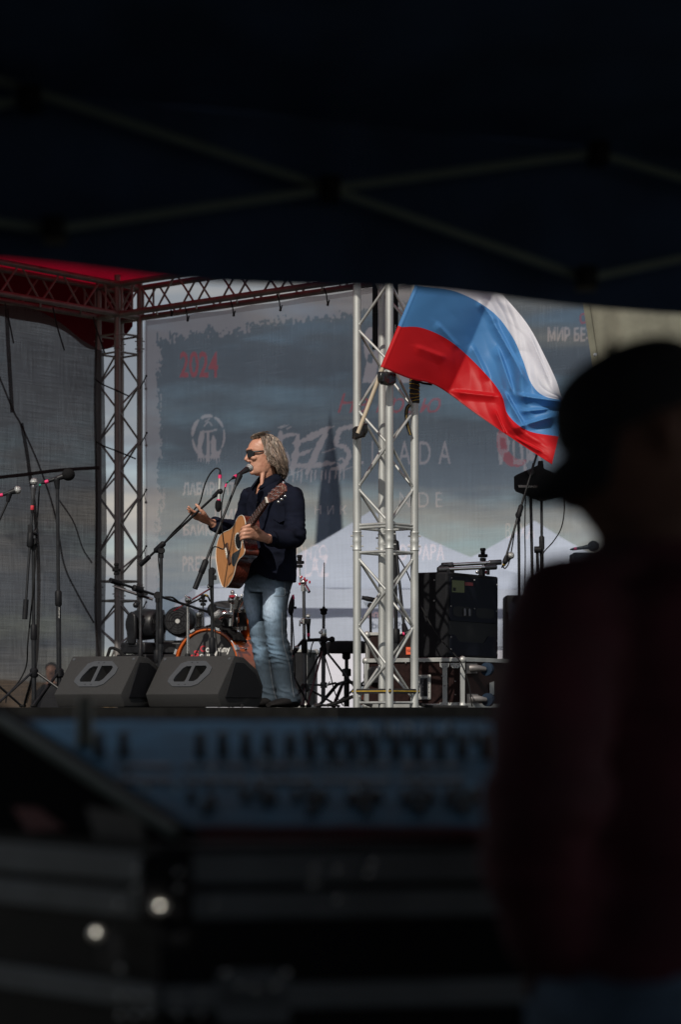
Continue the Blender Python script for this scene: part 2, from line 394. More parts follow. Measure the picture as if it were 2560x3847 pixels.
# ---------------------------------------------------------------- white pop-up tents behind the stage
def popup(Y, apx, apy, eave_py, half_px, lab, yaw, prints, lean=0):
    S = F / Y; ap = P(apx, apy, Y); ez = P(0, eave_py, Y).z; hw = half_px / S
    t = thing('event_tent', lab, 'tent', V((ap.x, Y, 0)), 'white tents behind the stage')
    ca, sa = math.cos(yaw), math.sin(yaw)
    def W2(x, y, z): return V((ap.x + x * ca - y * sa, Y + x * sa + y * ca, z))
    r = MB(); m = 14; vs = []
    for i in range(m + 1):
        q = i / m; z = ez + (ap.z - ez) * (q ** 1.45)
        w = hw * (1 - q) + .012
        for k in range(24):
            s = k / 24 * 4; j = int(s); ff = s - j
            c = [(-1, -1), (1, -1), (1, 1), (-1, 1), (-1, -1)]
            x = lerp(c[j][0], c[j + 1][0], ff) * w; y = lerp(c[j][1], c[j + 1][1], ff) * w
            sag = .05 * math.sin(math.pi * ff) * (1 - q) * math.sin(math.pi * q) * 2
            vs.append(W2(x * (1 - sag * .5), y * (1 - sag * .5), z - sag))
    r.add(vs, [(i * 24 + k, i * 24 + (k + 1) % 24, (i + 1) * 24 + (k + 1) % 24, (i + 1) * 24 + k) for i in range(m) for k in range(24)])
    r.build('roof', M['tent_white'], t)
    v = MB(); vz = ez - .24
    for sx, sy, dx, dy in ((-1, -1, 1, 0), (1, -1, 0, 1), (1, 1, -1, 0), (-1, 1, 0, -1)):
        v.grid(lambda a, b: W2((sx + dx * 2 * a) * hw * 1.004, (sy + dy * 2 * a) * hw * 1.004, lerp(vz, ez, b)) + V((0, .012 * math.sin(a * 40), 0)), 30, 2)
    v.build('valance', M['tent_white'], t)
    for sx, sy in ((-1, -1), (1, -1), (1, 1), (-1, 1)):
        l = MB(); l.box(W2(sx * (hw - .05), sy * (hw - .05), ez / 2), (.035, .035, ez)); l.build('leg', M['frame'], t)
    for nm, s0, s1 in (('side_wall', (-1, .9), (1, .9)), ('side_wall', (-.98, -.98), (-.98, .85)), ('side_wall', (.98, -.98), (.98, .85)), ('front_wall', (-.97, -.95), (.97, -.95))):
        w = MB(); w.grid(lambda a, b: W2(lerp(s0[0], s1[0], a) * hw, lerp(s0[1], s1[1], a) * hw + .03 * math.sin(a * 23 + b) * (1 - b), lerp(.02, ez - .01, b)), 40, 6)
        w.build(nm, M['tent_white'], t)
    for body, x0, x1, z0, z1, mt in prints:
        p = MB(); put_text(p, body, lambda a, b: W2(lerp(x1, x0, a), -hw * 1.004 - .03, lerp(z0, z1, b)), .01); p.build('lettering', M[mt], t)
    return t
M['print_grey'] = material('print_grey', (.45, .46, .5), .7)
M['print_faintred'] = material('print_faintred', (.6, .38, .4), .7)
YT = 31.0
popup(YT, 1395, 1920, 2245, 700, 'large white peaked tent behind the guitarist and the metal tower', .12,
      [('Company', -.42, .05, 2.50, 2.60, 'print_grey'), ('Sound', -.37, -.02, 2.38, 2.47, 'print_faintred')])
popup(32.5, 2010, 1958, 2240, 560, 'smaller white peaked tent behind the microphone stands beside the amplifier', -.1, [])

# ---------------------------------------------------------------- stage deck
t = thing('stage', 'low black outdoor stage with a dark cloth skirt under the band', 'stage', ST(2.5, 2, 0) - V((0, 0, DECK)))
d = MB(); cs = [(-.5, -.5), (6.2, -.5), (6.2, 4.5), (-.5, 4.5)]
d.prism([ST(u, v, 0) for u, v in cs], (0, 0, -.08)); d.build('deck', M['deck'], t)
s = MB(); pts = [ST(u * .998, v, 0) for u, v in cs]
for i in range(4):
    a, b = pts[i], pts[(i + 1) % 4]
    n_ = V((b.y - a.y, a.x - b.x, 0)).normalized()
    s.grid(lambda p, q: lerp(a, b, p) - V((0, 0, .05 + (DECK - .06) * q)) + n_ * (.02 * math.sin(p * 90) * q - .03), 120, 4)
s.build('skirt', M['skirt'], t)

# ---------------------------------------------------------------- trusses
def zig(root, a0, a1, b0_, b1, nodes, r, mat):
    """diagonals between two parallel chords a, b; nodes = list of (fraction on a, fraction on b)"""
    for fa, fb in nodes:
        m = MB(); m.tube(lerp(a0, a1, fa), lerp(b0_, b1, fb), r, n=8); m.build('brace', mat, root)
def tower(name, label, ctr, half, ang, zt, fb, lr, horiz, joints, mat, S):
    """box truss standing on the deck. fb / lr: heights of brace nodes on the front+back and the left+right chords"""
    t = thing(name, label, 'truss tower', V((ctr.x, ctr.y, DECK)), None)
    pos = []
    for k, q in enumerate((-90, 0, 90, 180)):      # front, right, back, left
        g = R(q) + ang; pos.append(V((ctr.x + half * math.cos(g), ctr.y + half * math.sin(g), 0)))
    zs = [.0] + sorted(joints) + [zt]
    for p in pos:
        m = MB(); m.tube(p + V((0, 0, DECK + .001)), p + V((0, 0, DECK + zt)), .025, n=18); c = m.build('chord', mat, t)
        for j in joints:
            k = MB(); k.lathe(p + V((0, 0, DECK + j - .06)), (0, 0, 1), [(0, .0265), (.006, .029), (.012, .0265), (.05, .0262), (.06, .0285), (.07, .0262), (.108, .0265), (.114, .029), (.12, .0265)], 18)
            for dz in (.028, .092):
                k.tube(p + V((-.04, 0, DECK + j - .06 + dz)), p + V((.04, 0, DECK + j - .06 + dz)), .005, n=6)
            k.build('coupler', mat, c)
    for i in range(4):
        a, b = pos[i], pos[(i + 1) % 4]
        a_is_fb = i % 2 == 0
        d_ = (b - a).normalized() * .022; a2, b2 = a + d_, b - d_
        for (zf, zl) in [(x, y) for x, y in zip(fb, lr)]:
            za, zb = (zf, zl) if a_is_fb else (zl, zf)
            m = MB(); m.tube(a2 + V((0, 0, DECK + za)), b2 + V((0, 0, DECK + zb)), .0085, n=10)
            for q, z in ((a2, za), (b2, zb)): m.ball(q + V((0, 0, DECK + z)), .0115, 8)
            m.build('brace', mat, t)
        for z in horiz:
            m = MB(); m.tube(a2 + V((0, 0, DECK + z)), b2 + V((0, 0, DECK + z)), .0085, n=10); m.build('brace', mat, t)
    return t, pos
def zz(y, S): return (HOR - y) / S
# silver tower on the right
S = 605.0; Yt = F / S; c = P(1450.5, HOR, Yt)
fbn, lrn = [], []
for k in range(-2, 5):                 # upper section going up from the joint
    y = 1820 - 290 * k if k >= 0 else None
pairs = [(2500, 2618), (2500, 2366), (2225, 2350), (2225, 2107)]
pairs += [(1962, 1846), (1690, 1826), (1675, 1553), (1385, 1526), (1365, 1250), (1092, 1224), (1076, 950), (800, 930)]
tw, tpos = tower('truss_tower', 'bright sunlit aluminium truss tower that the flag is taped to', c, .18, R(6), zz(640, S),
           [zz(a, S) for a, b in pairs], [zz(b, S) for a, b in pairs], [zz(2642, S), zz(2079, S), zz(1987, S), zz(1994, S) + .03], [zz(2035, S)], M['alu'], S)
# shaded tower in the back corner
S2 = 448.0
pairs2 = [(2640, 2600), (2434, 2586), (2424, 2366), (2274, 2349), (2150, 2088), (1966, 2068), (1960, 1874), (1772, 1858), (1752, 1667), (1559, 1650), (1539, 1456), (1345, 1439)]
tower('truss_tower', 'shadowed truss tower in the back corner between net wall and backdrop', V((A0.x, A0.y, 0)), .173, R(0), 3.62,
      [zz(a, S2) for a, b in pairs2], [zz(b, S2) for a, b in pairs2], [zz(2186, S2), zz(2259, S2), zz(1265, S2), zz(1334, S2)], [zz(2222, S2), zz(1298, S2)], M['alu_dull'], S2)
def beam(name, label, o, d, n, length, z0, hgt=.25, wid=.25, step=.45):
    t = thing(name, label, 'truss beam', o + V((0, 0, DECK + z0)), 'roof truss beams')
    c = {}
    for s in (-1, 1):
        for q in (0, 1):
            a = o + n * (s * wid / 2) + V((0, 0, DECK + z0 + q * hgt)); c[s, q] = a
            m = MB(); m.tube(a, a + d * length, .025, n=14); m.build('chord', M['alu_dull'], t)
    k = int(length / step)
    for s in (-1, 1):
        for i in range(k):
            for p, q in ((i * step, 1), (i * step + step / 2, 0)):
                a = c[s, q] + d * (p + .012); b = c[s, 1 - q] + d * (p + step / 2 - .012)
                if p + step / 2 < length:
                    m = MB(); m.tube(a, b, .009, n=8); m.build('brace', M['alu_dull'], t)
        for p in (.28, .40):
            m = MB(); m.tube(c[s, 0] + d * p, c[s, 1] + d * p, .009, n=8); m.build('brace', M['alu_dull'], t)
    for i in range(k):
        a = c[-1, 0] + d * (i * step); b = c[1, 0] + d * (i * step + step / 2)
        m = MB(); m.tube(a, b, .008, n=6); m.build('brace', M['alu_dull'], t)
    return t
BZ = 3.27
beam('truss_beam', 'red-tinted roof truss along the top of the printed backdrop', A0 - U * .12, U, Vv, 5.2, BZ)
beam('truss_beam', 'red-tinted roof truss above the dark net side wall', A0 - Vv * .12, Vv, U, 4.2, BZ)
# red roof and its hanging edge
rf = thing('stage_roof', 'glowing red fabric roof over the stage truss', 'roof', ST(2.5, 2, BZ))
m = MB()
def roof(a, b):
    u = -.28 + 5.8 * a; v = -.22 + 4.2 * b
    z = BZ + .285 + .105 * min(u + .28, 5.52 - u) * .85 + .02 * noise.noise(V((u * 1.2, v * 1.2, 3)))
    return ST(u, v, z)
m.grid(roof, 50, 40); m.build('canopy', M['roof_red'], rf)
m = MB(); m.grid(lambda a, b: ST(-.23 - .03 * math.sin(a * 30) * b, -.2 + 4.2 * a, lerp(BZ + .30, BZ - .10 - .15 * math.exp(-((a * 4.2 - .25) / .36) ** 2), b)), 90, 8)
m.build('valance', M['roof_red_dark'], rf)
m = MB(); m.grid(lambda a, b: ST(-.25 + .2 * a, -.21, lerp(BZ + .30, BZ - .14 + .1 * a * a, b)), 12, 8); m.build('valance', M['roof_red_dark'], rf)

# ---------------------------------------------------------------- printed net backdrop, built flat in its own frame (x along the wall, z up)
def flat_obj(mb, name, mat, org, parent=None, solid=0):
    me = mb.mesh(name, fix=False); o = bpy.data.objects.new(name, me); COL.objects.link(o); me.materials.append(mat)
    if parent: o.parent = parent
    else:
        o.matrix_world = Matrix(((U.x, -U.y, 0, org.x), (U.y, U.x, 0, org.y), (0, 0, 1, org.z), (0, 0, 0, 1)))
    me.shade_smooth(); return o
BU0, BZ0, BW, BH = .29, .42, 5.35, 2.80
BO = ST(BU0, -.02, BZ0); BN = V((U.y, -U.x, 0))      # normal of the wall, towards the audience
if BN.y > 0: BN = -BN
def bloc(px, py):
    q = onplane(px, py, BO, BN) - BO; return q.dot(U), q.z
SGN = -1
import numpy as np
RX, RZ = 760, 400
PALE = np.zeros((RZ + 1, RX + 1)); RED = np.zeros((RZ + 1, RX + 1))
def fill(tri, arr):
    (x0, y0), (x1, y1), (x2, y2) = [(x / BW * RX, z / BH * RZ) for x, z in tri]
    xa, xb = max(0, int(min(x0, x1, x2)) - 1), min(RX, int(max(x0, x1, x2)) + 2); ya, yb = max(0, int(min(y0, y1, y2)) - 1), min(RZ, int(max(y0, y1, y2)) + 2)
    if xb <= xa or yb <= ya: return
    X, Y = np.meshgrid(np.arange(xa, xb + 1), np.arange(ya, yb + 1)); d = (y1 - y2) * (x0 - x2) + (x2 - x1) * (y0 - y2)
    if abs(d) < 1e-9: return
    w0 = ((y1 - y2) * (X - x2) + (x2 - x1) * (Y - y2)) / d; w1 = ((y2 - y0) * (X - x2) + (x0 - x2) * (Y - y2)) / d
    arr[ya:yb + 1, xa:xb + 1][(w0 >= -.001) & (w1 >= -.001) & (w0 + w1 <= 1.001)] = 1
def fillpoly(poly, arr):
    from mathutils.geometry import tessellate_polygon
    for tr in tessellate_polygon([[V((x, z, 0)) for x, z in poly]]): fill([poly[k] for k in tr], arr)
def bput(body, x0, y0, x1, y1, mat='print_pale', bold=.0, spacing=1.0, slant=0, wob=0):
    a0, c0 = bloc(x0, y1); a1, c1 = bloc(x1, y0); _, c2 = bloc(x1, y1); _, c3 = bloc(x0, y0)
    vs, fs = text_mesh(body, bold, spacing); q_ = []
    for p, q in vs:
        z = lerp(lerp(c0, c2, p), lerp(c3, c1, p), q)
        q_.append((lerp(a0, a1, p) + slant * q * (c3 - c0) + wob * noise.noise(V((p * 14, q * 6, 0))), z + wob * noise.noise(V((p * 14, q * 6, 7)))))
    for f in fs:
        for k in range(1, len(f) - 1): fill([q_[f[0]], q_[f[k]], q_[f[k + 1]]], PALE if mat == 'print_pale' else RED)
def bpoly(polys, mat='print_pale', nm=''):
    for pl in polys: fillpoly([bloc(x, y) for x, y in pl], PALE if mat == 'print_pale' else RED)
bput('2024', 676, 1320, 818, 1418, 'print_red', .02)
bput('ЛАБИРИНТ', 688, 1812, 886, 1860, bold=.03)
bput('БАЙКАЛ', 688, 1958, 850, 2012, bold=.03)
bput('ЛММ', 800, 1912, 920, 1962, bold=.02)
bput('PRETTY', 684, 2090, 830, 2146, bold=.02)
bput('Н И К', 1183, 1898, 1302, 1932, spacing=1.1)
bput('LIVADA', 1340, 1658, 1696, 1745, bold=.0, spacing=1.75)
bput('ЯЗЫК', 1362, 1225, 1660, 1440, bold=.05)
bput('На краю', 1262, 1480, 1640, 1570, 'print_red', slant=.4)
bput('INDE', 1470, 1850, 1664, 1905, spacing=1.5, bold=-.012)
bput('ОТРАВА', 1500, 2044, 1672, 2106, bold=.02)
bput('ONZO', 1112, 2045, 1226, 2105, bold=-.005, wob=.02)
bput('PLAZ', 1118, 2085, 1232, 2165, bold=-.005, wob=.02)
bput('BAXA', 1902, 1965, 2010, 2022, bold=-.01)
bput('Рцы', 1880, 1625, 2040, 1770, bold=.01, slant=-.1, wob=.015)
bput('МИР БЕЗ НАРКОТИКОВ', 2060, 1228, 2520, 1282, bold=.02)
bput('О', 2180, 1175, 2208, 1216, 'print_red', bold=.02)
def blob(cx, cy, rx, ry, n=40, rough=.12, sd=0):
    return [(cx + rx * math.cos(2 * math.pi * k / n) * (1 + rough * noise.noise(V((math.cos(2 * math.pi * k / n) * 2, math.sin(2 * math.pi * k / n) * 2, sd)))),
             cy + ry * math.sin(2 * math.pi * k / n) * (1 + rough * noise.noise(V((math.cos(2 * math.pi * k / n) * 2, math.sin(2 * math.pi * k / n) * 2, sd + 5))))) for k in range(n)]
def arc_strip(cx, cy, rx, ry, a0, a1, w, n=18, sd=0):
    o, i = [], []
    for k in range(n + 1):
        a = R(lerp(a0, a1, k / n)); ww = w * (math.sin(math.pi * k / n) ** .5 + .15) * (1 + .5 * noise.noise(V((k * .7, sd, 0))))
        o.append((cx + (rx + ww / 2) * math.cos(a), cy + (ry + ww / 2) * math.sin(a))); i.append((cx + (rx - ww / 2) * math.cos(a), cy + (ry - ww / 2) * math.sin(a)))
    return o + i[::-1]
rd = arc_strip(1950, 1655, 62, 85, 60, 250, 34, sd=3); bpoly([rd], 'print_red', 'brush_mark')
em = [arc_strip(783, 1640, 60, 78, a, b, w, sd=a) for a, b, w in ((100, 175, 9), (180, 235, 13), (240, 285, 12), (290, 335, 9), (338, 395, 7), (38, 95, 9))]
em += [[(748, 1722), (741, 1690), (744, 1650), (752, 1622), (765, 1616), (768, 1640), (758, 1680), (764, 1718)],
       [(776, 1735), (777, 1640), (776, 1618), (786, 1618), (787, 1640), (790, 1735)],
       [(796, 1722), (792, 1660), (800, 1634), (812, 1650), (812, 1690), (822, 1700), (834, 1690), (822, 1722)],
       [(766, 1620), (814, 1612), (815, 1618), (767, 1627)], [(764, 1600), (782, 1580), (800, 1600), (796, 1601), (782, 1586), (768, 1603)],
       [(770, 1582), (788, 1570), (789, 1573), (771, 1586)]]
dr = random.Random(3)
for k in range(9):
    x = 745 + k * 10; l = dr.uniform(8, 26); em.append([(x - 3, 1708), (x + 3, 1708), (x + 1.5, 1722 + l), (x, 1724 + l)])
bpoly(em)
def brush(pts, w, sd):
    c = catmull([V((x, y, 0)) for x, y in pts], 8); n = len(c); o, i_ = [], []
    for k, p in enumerate(c):
        t = (c[min(k + 1, n - 1)] - c[max(k - 1, 0)]).normalized(); q = V((-t.y, t.x, 0)); f = min(1, .45 + 3 * min(k, n - 1 - k) / n)
        o.append(p + q * w * f * (.5 + .35 * noise.noise(V((k * .6, sd, 0))))); i_.append(p - q * w * f * (.5 + .35 * noise.noise(V((k * .6, sd, 9)))))
    for k in range(n - 1): bpoly([[(o[k].x, o[k].y), (o[k + 1].x, o[k + 1].y), (i_[k + 1].x, i_[k + 1].y), (i_[k].x, i_[k].y)]])
for k_, (w_, pts) in enumerate(((15, [(1036, 1648), (1075, 1636), (1114, 1630)]), (20, [(1053, 1618), (1046, 1690), (1030, 1765)]), (15, [(1040, 1700), (1075, 1705), (1080, 1745), (1030, 1765)]),
        (22, [(1120, 1630), (1112, 1700), (1098, 1786)]), (15, [(1098, 1665), (1150, 1652), (1200, 1636)]), (14, [(1102, 1718), (1135, 1706), (1168, 1692)]), (17, [(1088, 1758), (1130, 1750), (1170, 1746)]),
        (18, [(1152, 1640), (1200, 1625), (1243, 1602)]), (22, [(1230, 1612), (1195, 1690), (1153, 1784)]), (17, [(1145, 1754), (1190, 1748), (1262, 1738)]),
        (17, [(1270, 1613), (1305, 1606), (1338, 1598)]), (19, [(1277, 1606), (1268, 1640), (1260, 1676)]), (18, [(1262, 1674), (1296, 1680), (1311, 1712), (1290, 1752), (1244, 1762)]), (7, [(1270, 1730), (1286, 1722), (1294, 1738), (1278, 1748), (1268, 1736)]))): brush(pts, w_, k_ * 3.1)
for k_ in range(16):
    x_ = 1030 + (k_ * 53) % 280; brush([(x_, 1765), (x_ - 2, 1778 + (k_ * 7) % 17), (x_ - 4, 1795 + (k_ * 11) % 23)], 5, k_)
# paint strokes round the big lettering
st = []
sr = random.Random(9)
for k in range(10):
    x = sr.uniform(1020, 1300); y = sr.choice((1600, 1640, 1700, 1775)) + sr.uniform(-12, 12); l = sr.uniform(20, 55)
    st.append([(x, y), (x + l, y - l * .28 - 3), (x + l, y - l * .28), (x + 2, y + 4)])
bpoly(st, nm='brush_mark')
for k in range(RX + 1):          # pale border with a torn inner edge
    for l in range(RZ + 1):
        x, z = k / RX * BW, l / RZ * BH; d_ = min(x, BH - z, BW - x)
        if d_ < .36:
            q = d_ + .05 * noise.noise(V((x * 5, z * 5, 0))) + .06 * noise.noise(V((x * 16, z * 16, 3))) + .06 * noise.noise(V((x * 40, z * 40, 5)))
            if q < .165: PALE[l, k] = max(PALE[l, k], .6)
for A_ in (PALE, RED):
    s_ = A_.copy(); s_[1:-1, 1:-1] = (A_[1:-1, 1:-1] * 4 + A_[:-2, 1:-1] + A_[2:, 1:-1] + A_[1:-1, :-2] + A_[1:-1, 2:]) / 8; A_[:] = s_
m = MB()
def bnr(a, b):
    w = .012 * noise.noise(V((a * 9, b * 5, 1))) + .015 * math.sin(a * 60) * (1 - b) ** 6
    return V((a * BW, w, b * BH - .012 * abs(math.sin(a * math.pi * 9)) * b ** 8))
m.grid(bnr, RX, RZ); THIN = [max(0, min(1, 1 - (l / RZ * BH - .35) / 1.35)) for l in range(RZ + 1)]; m.c = [(PALE[l, k], RED[l, k], THIN[l], 1) for l in range(RZ + 1) for k in range(RX + 1)]
bn = flat_obj(m, 'banner', M['banner'], BO)
tag(bn, 'large grey see-through printed net backdrop behind the band', 'banner')
# ties along its top and left edge, and the hem
hm = MB(); hm.add([V((x, SGN * .016, z)) for x, z in ((0, 0), (BW, 0), (BW, .03), (.035, .03), (.035, BH - .05), (BW, BH - .05), (BW, BH), (0, BH))], [(0, 1, 2, 3), (0, 3, 4, 7), (4, 5, 6, 7)])
M['hem'] = cloth_net('hem', (.34, .27, .30), .35, .5, vary=.05)
flat_obj(hm, 'hem', M['hem'], BO, bn)
for px, py in ((645, 1183), (705, 1202), (878, 1183), (1054, 1163), (1232, 1143)):
    a = onplane(px, py, BO + BN * .03, BN); m = MB()
    m.path(catmull([a + V((-.03, 0, .13)), a + V((-.01, -.02, .07)), a, a + V((.012, -.02, .03))], 4), .0055, 6); m.ball(a + V((0, -.012, -.006)), .011, 8)
    o = m.build('cable_tie', M['black'], None, loc=a)
    tag(o, 'black elastic tie holding the top hem of the backdrop to the truss', 'tie', 'ties along the backdrop top')
for i, (px, py) in enumerate(((549, 1412), (551, 1626), (549, 1840), (549, 2052), (549, 2262))):
    a = onplane(px, py, BO + BN * .03, BN); b = V((A0.x + .17, A0.y, a.z - .085)); m = MB()
    m.path([a, lerp(a, b, .5) + V((0, -.02, -.008)), b], .005, 6); m.ball(a, .01, 8); m.ball(lerp(a, b, .35) + V((.02, -.02, -.07)), .012, 8); m.path([lerp(a, b, .3), lerp(a, b, .35) + V((.02, -.02, -.07))], .003, 5)
    o = m.build('cable_tie', M['black'], None, loc=a)
    tag(o, 'black ball tie lacing the backdrop edge to the shaded tower', 'tie', 'ties along the backdrop edge')

# ---------------------------------------------------------------- dark net side wall
WN = Vv.cross(V((0, 0, 1))).normalized()
wo = ST(-.02, .16, 0)
sw = thing('net_wall', 'dark grey see-through net wall with drooping seams beside the stage', 'net wall', wo)
def wtop(a):
    d = a * 4.3; return BZ - .07 - .22 * math.exp(-(d / .38) ** 2) - .03 * math.sin(d * 5)
def wall(a, b):
    d = .16 + 4.1 * a; top = wtop(a)
    k = .04 * math.sin(d * 3.2 + 1.2 * b) * (1 - abs(2 * b - 1)) + .05 * max(0, 1 - abs((a * 4.1 - .9 + b * .75) / .14)) * .6
    return ST(-.02 + k, d, lerp(-.02, top, b))
m = MB(); m.grid(wall, 110, 80); m.build('net', M['shade_net'], sw)
WP = ST(-.02 + .06, 1, 0)
def onwall(px, py): return onplane(px, py, WP, U)
def strip(pts, w, nm, mat, root):
    m = MB(); c = catmull([onwall(x, y) for x, y in pts], 8); m.path(c, [(w * .08, w) for _ in c], 8, up=U); return m.build(nm, mat, root)
M['seam_net'] = cloth_net('seam_net', (.05, .045, .045), .62, .4, vary=.1)
strip([(24, 1160), (30, 1300), (42, 1500), (45, 1550)], .022, 'seam', M['seam_net'], sw)
strip([(80, 1590), (100, 1700), (112, 1790), (128, 1900), (143, 2100), (143, 2300), (132, 2500), (95, 2640)], .020, 'seam', M['seam_net'], sw)
strip([(-10, 1400), (50, 1545), (80, 1600), (150, 1760), (205, 1930), (240, 2120), (290, 2230), (352, 2340)], .010, 'seam', M['seam_net'], sw)
strip([(215, 1870), (275, 1960), (310, 2060), (345, 2115)], .008, 'seam', M['seam_net'], sw)
strip([(362, 1250), (356, 1500), (362, 1900), (358, 2300), (372, 2480)], .014, 'seam', M['seam_net'], sw)
m = MB(); c = catmull([onwall(x, y) for x, y in ((-30, 1797), (0, 1793), (100, 1782), (150, 1775), (240, 1765), (372, 1757))], 8)
m.path(c, [(.003, .014)] * len(c), 8, up=U)
tag(m.build('strap', M['webbing'], None, loc=c[0]), 'dark webbing strap stretched level across the net wall to the shaded tower', 'strap')
for pts in (((18, 1140), (32, 1200), (50, 1290)), ((198, 1155), (212, 1220), (241, 1316)), ((350, 1190), (360, 1230), (393, 1326))):
    m = MB(); m.path(catmull([onplane(x, y, WP + U * .2, U) for x, y in pts], 5), .006, 6); o = m.build('cable_tie', M['black'], None, loc=onplane(*pts[0], WP + U * .2, U))
    tag(o, 'black tie tail hanging from the truss over the net wall', 'tie', 'tie tails hanging in front of the net wall')
for pts in (((358, 1425), (385, 1444), (440, 1468), (487, 1490)), ((362, 1660), (390, 1676), (440, 1695), (510, 1724))):
    m = MB(); m.path(catmull([P(x, y, 19.88) for x, y in pts], 5), .006, 6); o = m.build('cable_tie', M['black'], None, loc=P(*pts[0], 19.88))
    tag(o, 'long black tie tail crossing the shaded tower', 'tie', 'tie tails crossing the shaded tower')
# olive tarpaulin on the right
m = MB()
def tarp(a, b):
    px = lerp(lerp(2190, 2300, b * 2.2), 2900, a); Y = 16.15 + .07 * math.sin(a * 13 + b * 5.5 + 1.2 * math.sin(a * 5)) * (.5 + b) + .012 * math.sin(a * 31 - b * 4) - .25 * a
    return P(px, lerp(1060, HOR - 2, b), Y)
m.grid(tarp, 90, 60)
oc = thing('tarpaulin', 'olive green tarpaulin wall hanging in folds at the right of the stage', 'tarpaulin', P(2500, HOR, 16.5))
m.build('sheet', M['olive'], oc)
m = MB(); m.path([tarp(.0, k / 30) + V((0, -.03, 0)) for k in range(31)], [(.004, .022)] * 31, 8, up=(0, 1, 0)); m.build('hem', M['olive'], oc)
m = MB(); m.path([tarp(.75, k / 30) + V((0, -.03, 0)) for k in range(31)], [(.004, .018)] * 31, 8, up=(0, 1, 0)); m.build('seam', M['olive'], oc)
for py in (1333,):
    e_ = P(2238, py, 16.07); m = MB(); m.lathe(e_, (0, -1, 0), [(0, .012), (.004, .012), (.005, .006), (0.001, .005)], 12); m.build('eyelet', M['chrome'], oc)
# ---------------------------------------------------------------- the singer
MY = 15.7
cf = V((-.75, -.66, 0)); cl = V((.66, -.75, 0)); UP = V((0, 0, 1))
def MP(px, py, d=0): return P(px, py, MY + d)
man = thing('person', 'singer in dark navy shirt and faded jeans playing guitar at the microphone', 'person', V((MP(1055, HOR).x, MY, DECK)))
hf = V((-.95, -.31, 0)).normalized(); hs = V((hf.y, -hf.x, 0))
if hs.y > 0: hs = -hs         # towards the camera: his left
HC = MP(992, 1700, -.03)
def HP(fw, sd, py): return HC + hf * fw + hs * sd + V((0, 0, (1700 - py) / 574.))
def fx(px): return (992 - px) / 574 / .95
# head rings: row, front x, back x, half width
HR = [(1788, 964, 985, .022), (1782, 952, 1000, .040), (1774, 946, 1016, .053), (1763, 943, 1028, .060), (1752, 942, 1036, .0645), (1740, 941, 1043, .068), (1725, 937, 1049, .071),
      (1710, 935, 1053, .0735), (1700, 934, 1055, .075), (1692, 932, 1056, .076), (1680, 934, 1057, .0765), (1668, 939, 1056, .076), (1657, 947, 1052, .072), (1648, 957, 1045, .063), (1641, 970, 1033, .047), (1637, 986, 1015, .02)]
body = MB(); rings = []
for py, a, b, w in HR:
    f0, f1 = fx(a), fx(b); rings.append((HP((f0 + f1) / 2, 0, py), hf * ((f0 - f1) / 2), hs * w))
body.loft(rings, 32)
body.path([HP(fx(937), 0, 1703), HP(fx(932), 0, 1715), HP(fx(926.5), 0, 1727), HP(fx(924.5), 0, 1733)], [.011, .0125, .0145, .012], 12)   # nose
body.ball(HP(fx(934), .012, 1735), (.012, .009, .008)); body.ball(HP(fx(934), -.012, 1735), (.012, .009, .008))
body.path([HP(fx(941), -.026, 1754), HP(fx(938), 0, 1751.5), HP(fx(941), .026, 1754)], [.004, .0075, .004], 8)       # lips
body.path([HP(fx(942), -.024, 1760), HP(fx(939.5), 0, 1761), HP(fx(942), .024, 1760)], [.004, .008, .004], 8)
body.ball(HP(fx(949), 0, 1777), (.018, .024, .016))                                                               # chin
body.path([HP(fx(935), -.045, 1692), HP(fx(931), 0, 1691), HP(fx(935), .045, 1692)], [.007, .009, .007], 8)           # brow
body.ball(HP(fx(948), .045, 1724), (.022, .016, .017)); body.ball(HP(fx(948), -.045, 1724), (.022, .016, .017))       # cheekbones
body.path([HP(fx(1002), .072, 1702), HP(fx(1008), .079, 1712), HP(fx(1004), .076, 1732)], [.008, .012, .006], 8)       # ear
body.path([HP(fx(1002), -.072, 1702), HP(fx(1008), -.079, 1712), HP(fx(1004), -.076, 1732)], [.008, .012, .006], 8)
body.path([HP(fx(1002), 0, 1755), MP(1008, 1790, 0), MP(1014, 1815, 0), MP(1020, 1850, 0)], [.056, .055, .062, .08], 20)      # neck
body.path([HP(fx(985), .035, 1770), MP(985, 1800, -.08), MP(984, 1828, -.09)], [.016, .014, .012], 10)                   # tendon
TR = [(1812, .058, .066, 1014), (1826, .08, .11, 1018), (1842, .094, .145, 1022), (1866, .112, .172, 1024), (1905, .122, .176, 1024), (1962, .124, .165, 1022), (2030, .132, .165, 1018), (2100, .135, .165, 1016), (2150, .125, .15, 1013), (2190, .11, .13, 1010)]
body.loft([(MP(x, y), cf * a, cl * b) for y, a, b, x in TR], 28)
LA = [MP(1090, 1852, -.12), MP(1106, 1905, -.17), MP(1108, 1962, -.20), MP(1106, 2014, -.24), MP(1062, 2026, -.36), MP(1004, 2024, -.47)]
RA = [MP(955, 1852, .12), MP(932, 1905, .17), MP(918, 1960, .19), MP(900, 1990, .17), MP(850, 1982, .05), MP(798, 1966, -.05)]
body.path(catmull(LA, 4), cat1([.044, .044, .042, .041, .039, .031], 4), 18); body.path(catmull(RA, 4), cat1([.042, .043, .042, .040, .038, .030], 4), 18)
def leg(h, k, a, f): body.path(catmull([h, k, a], 6), cat1([.066, .05, .04], 6), 16); body.path([a, f], [.034, .026], 12)
leg(MP(1052, 2180, -.08), MP(1040, 2400, -.13), MP(1082, 2610, -.06), MP(1070, 2645, -.12))
leg(MP(985, 2180, .08), MP(978, 2400, .04), MP(1010, 2610, .08), MP(1000, 2645, .02))
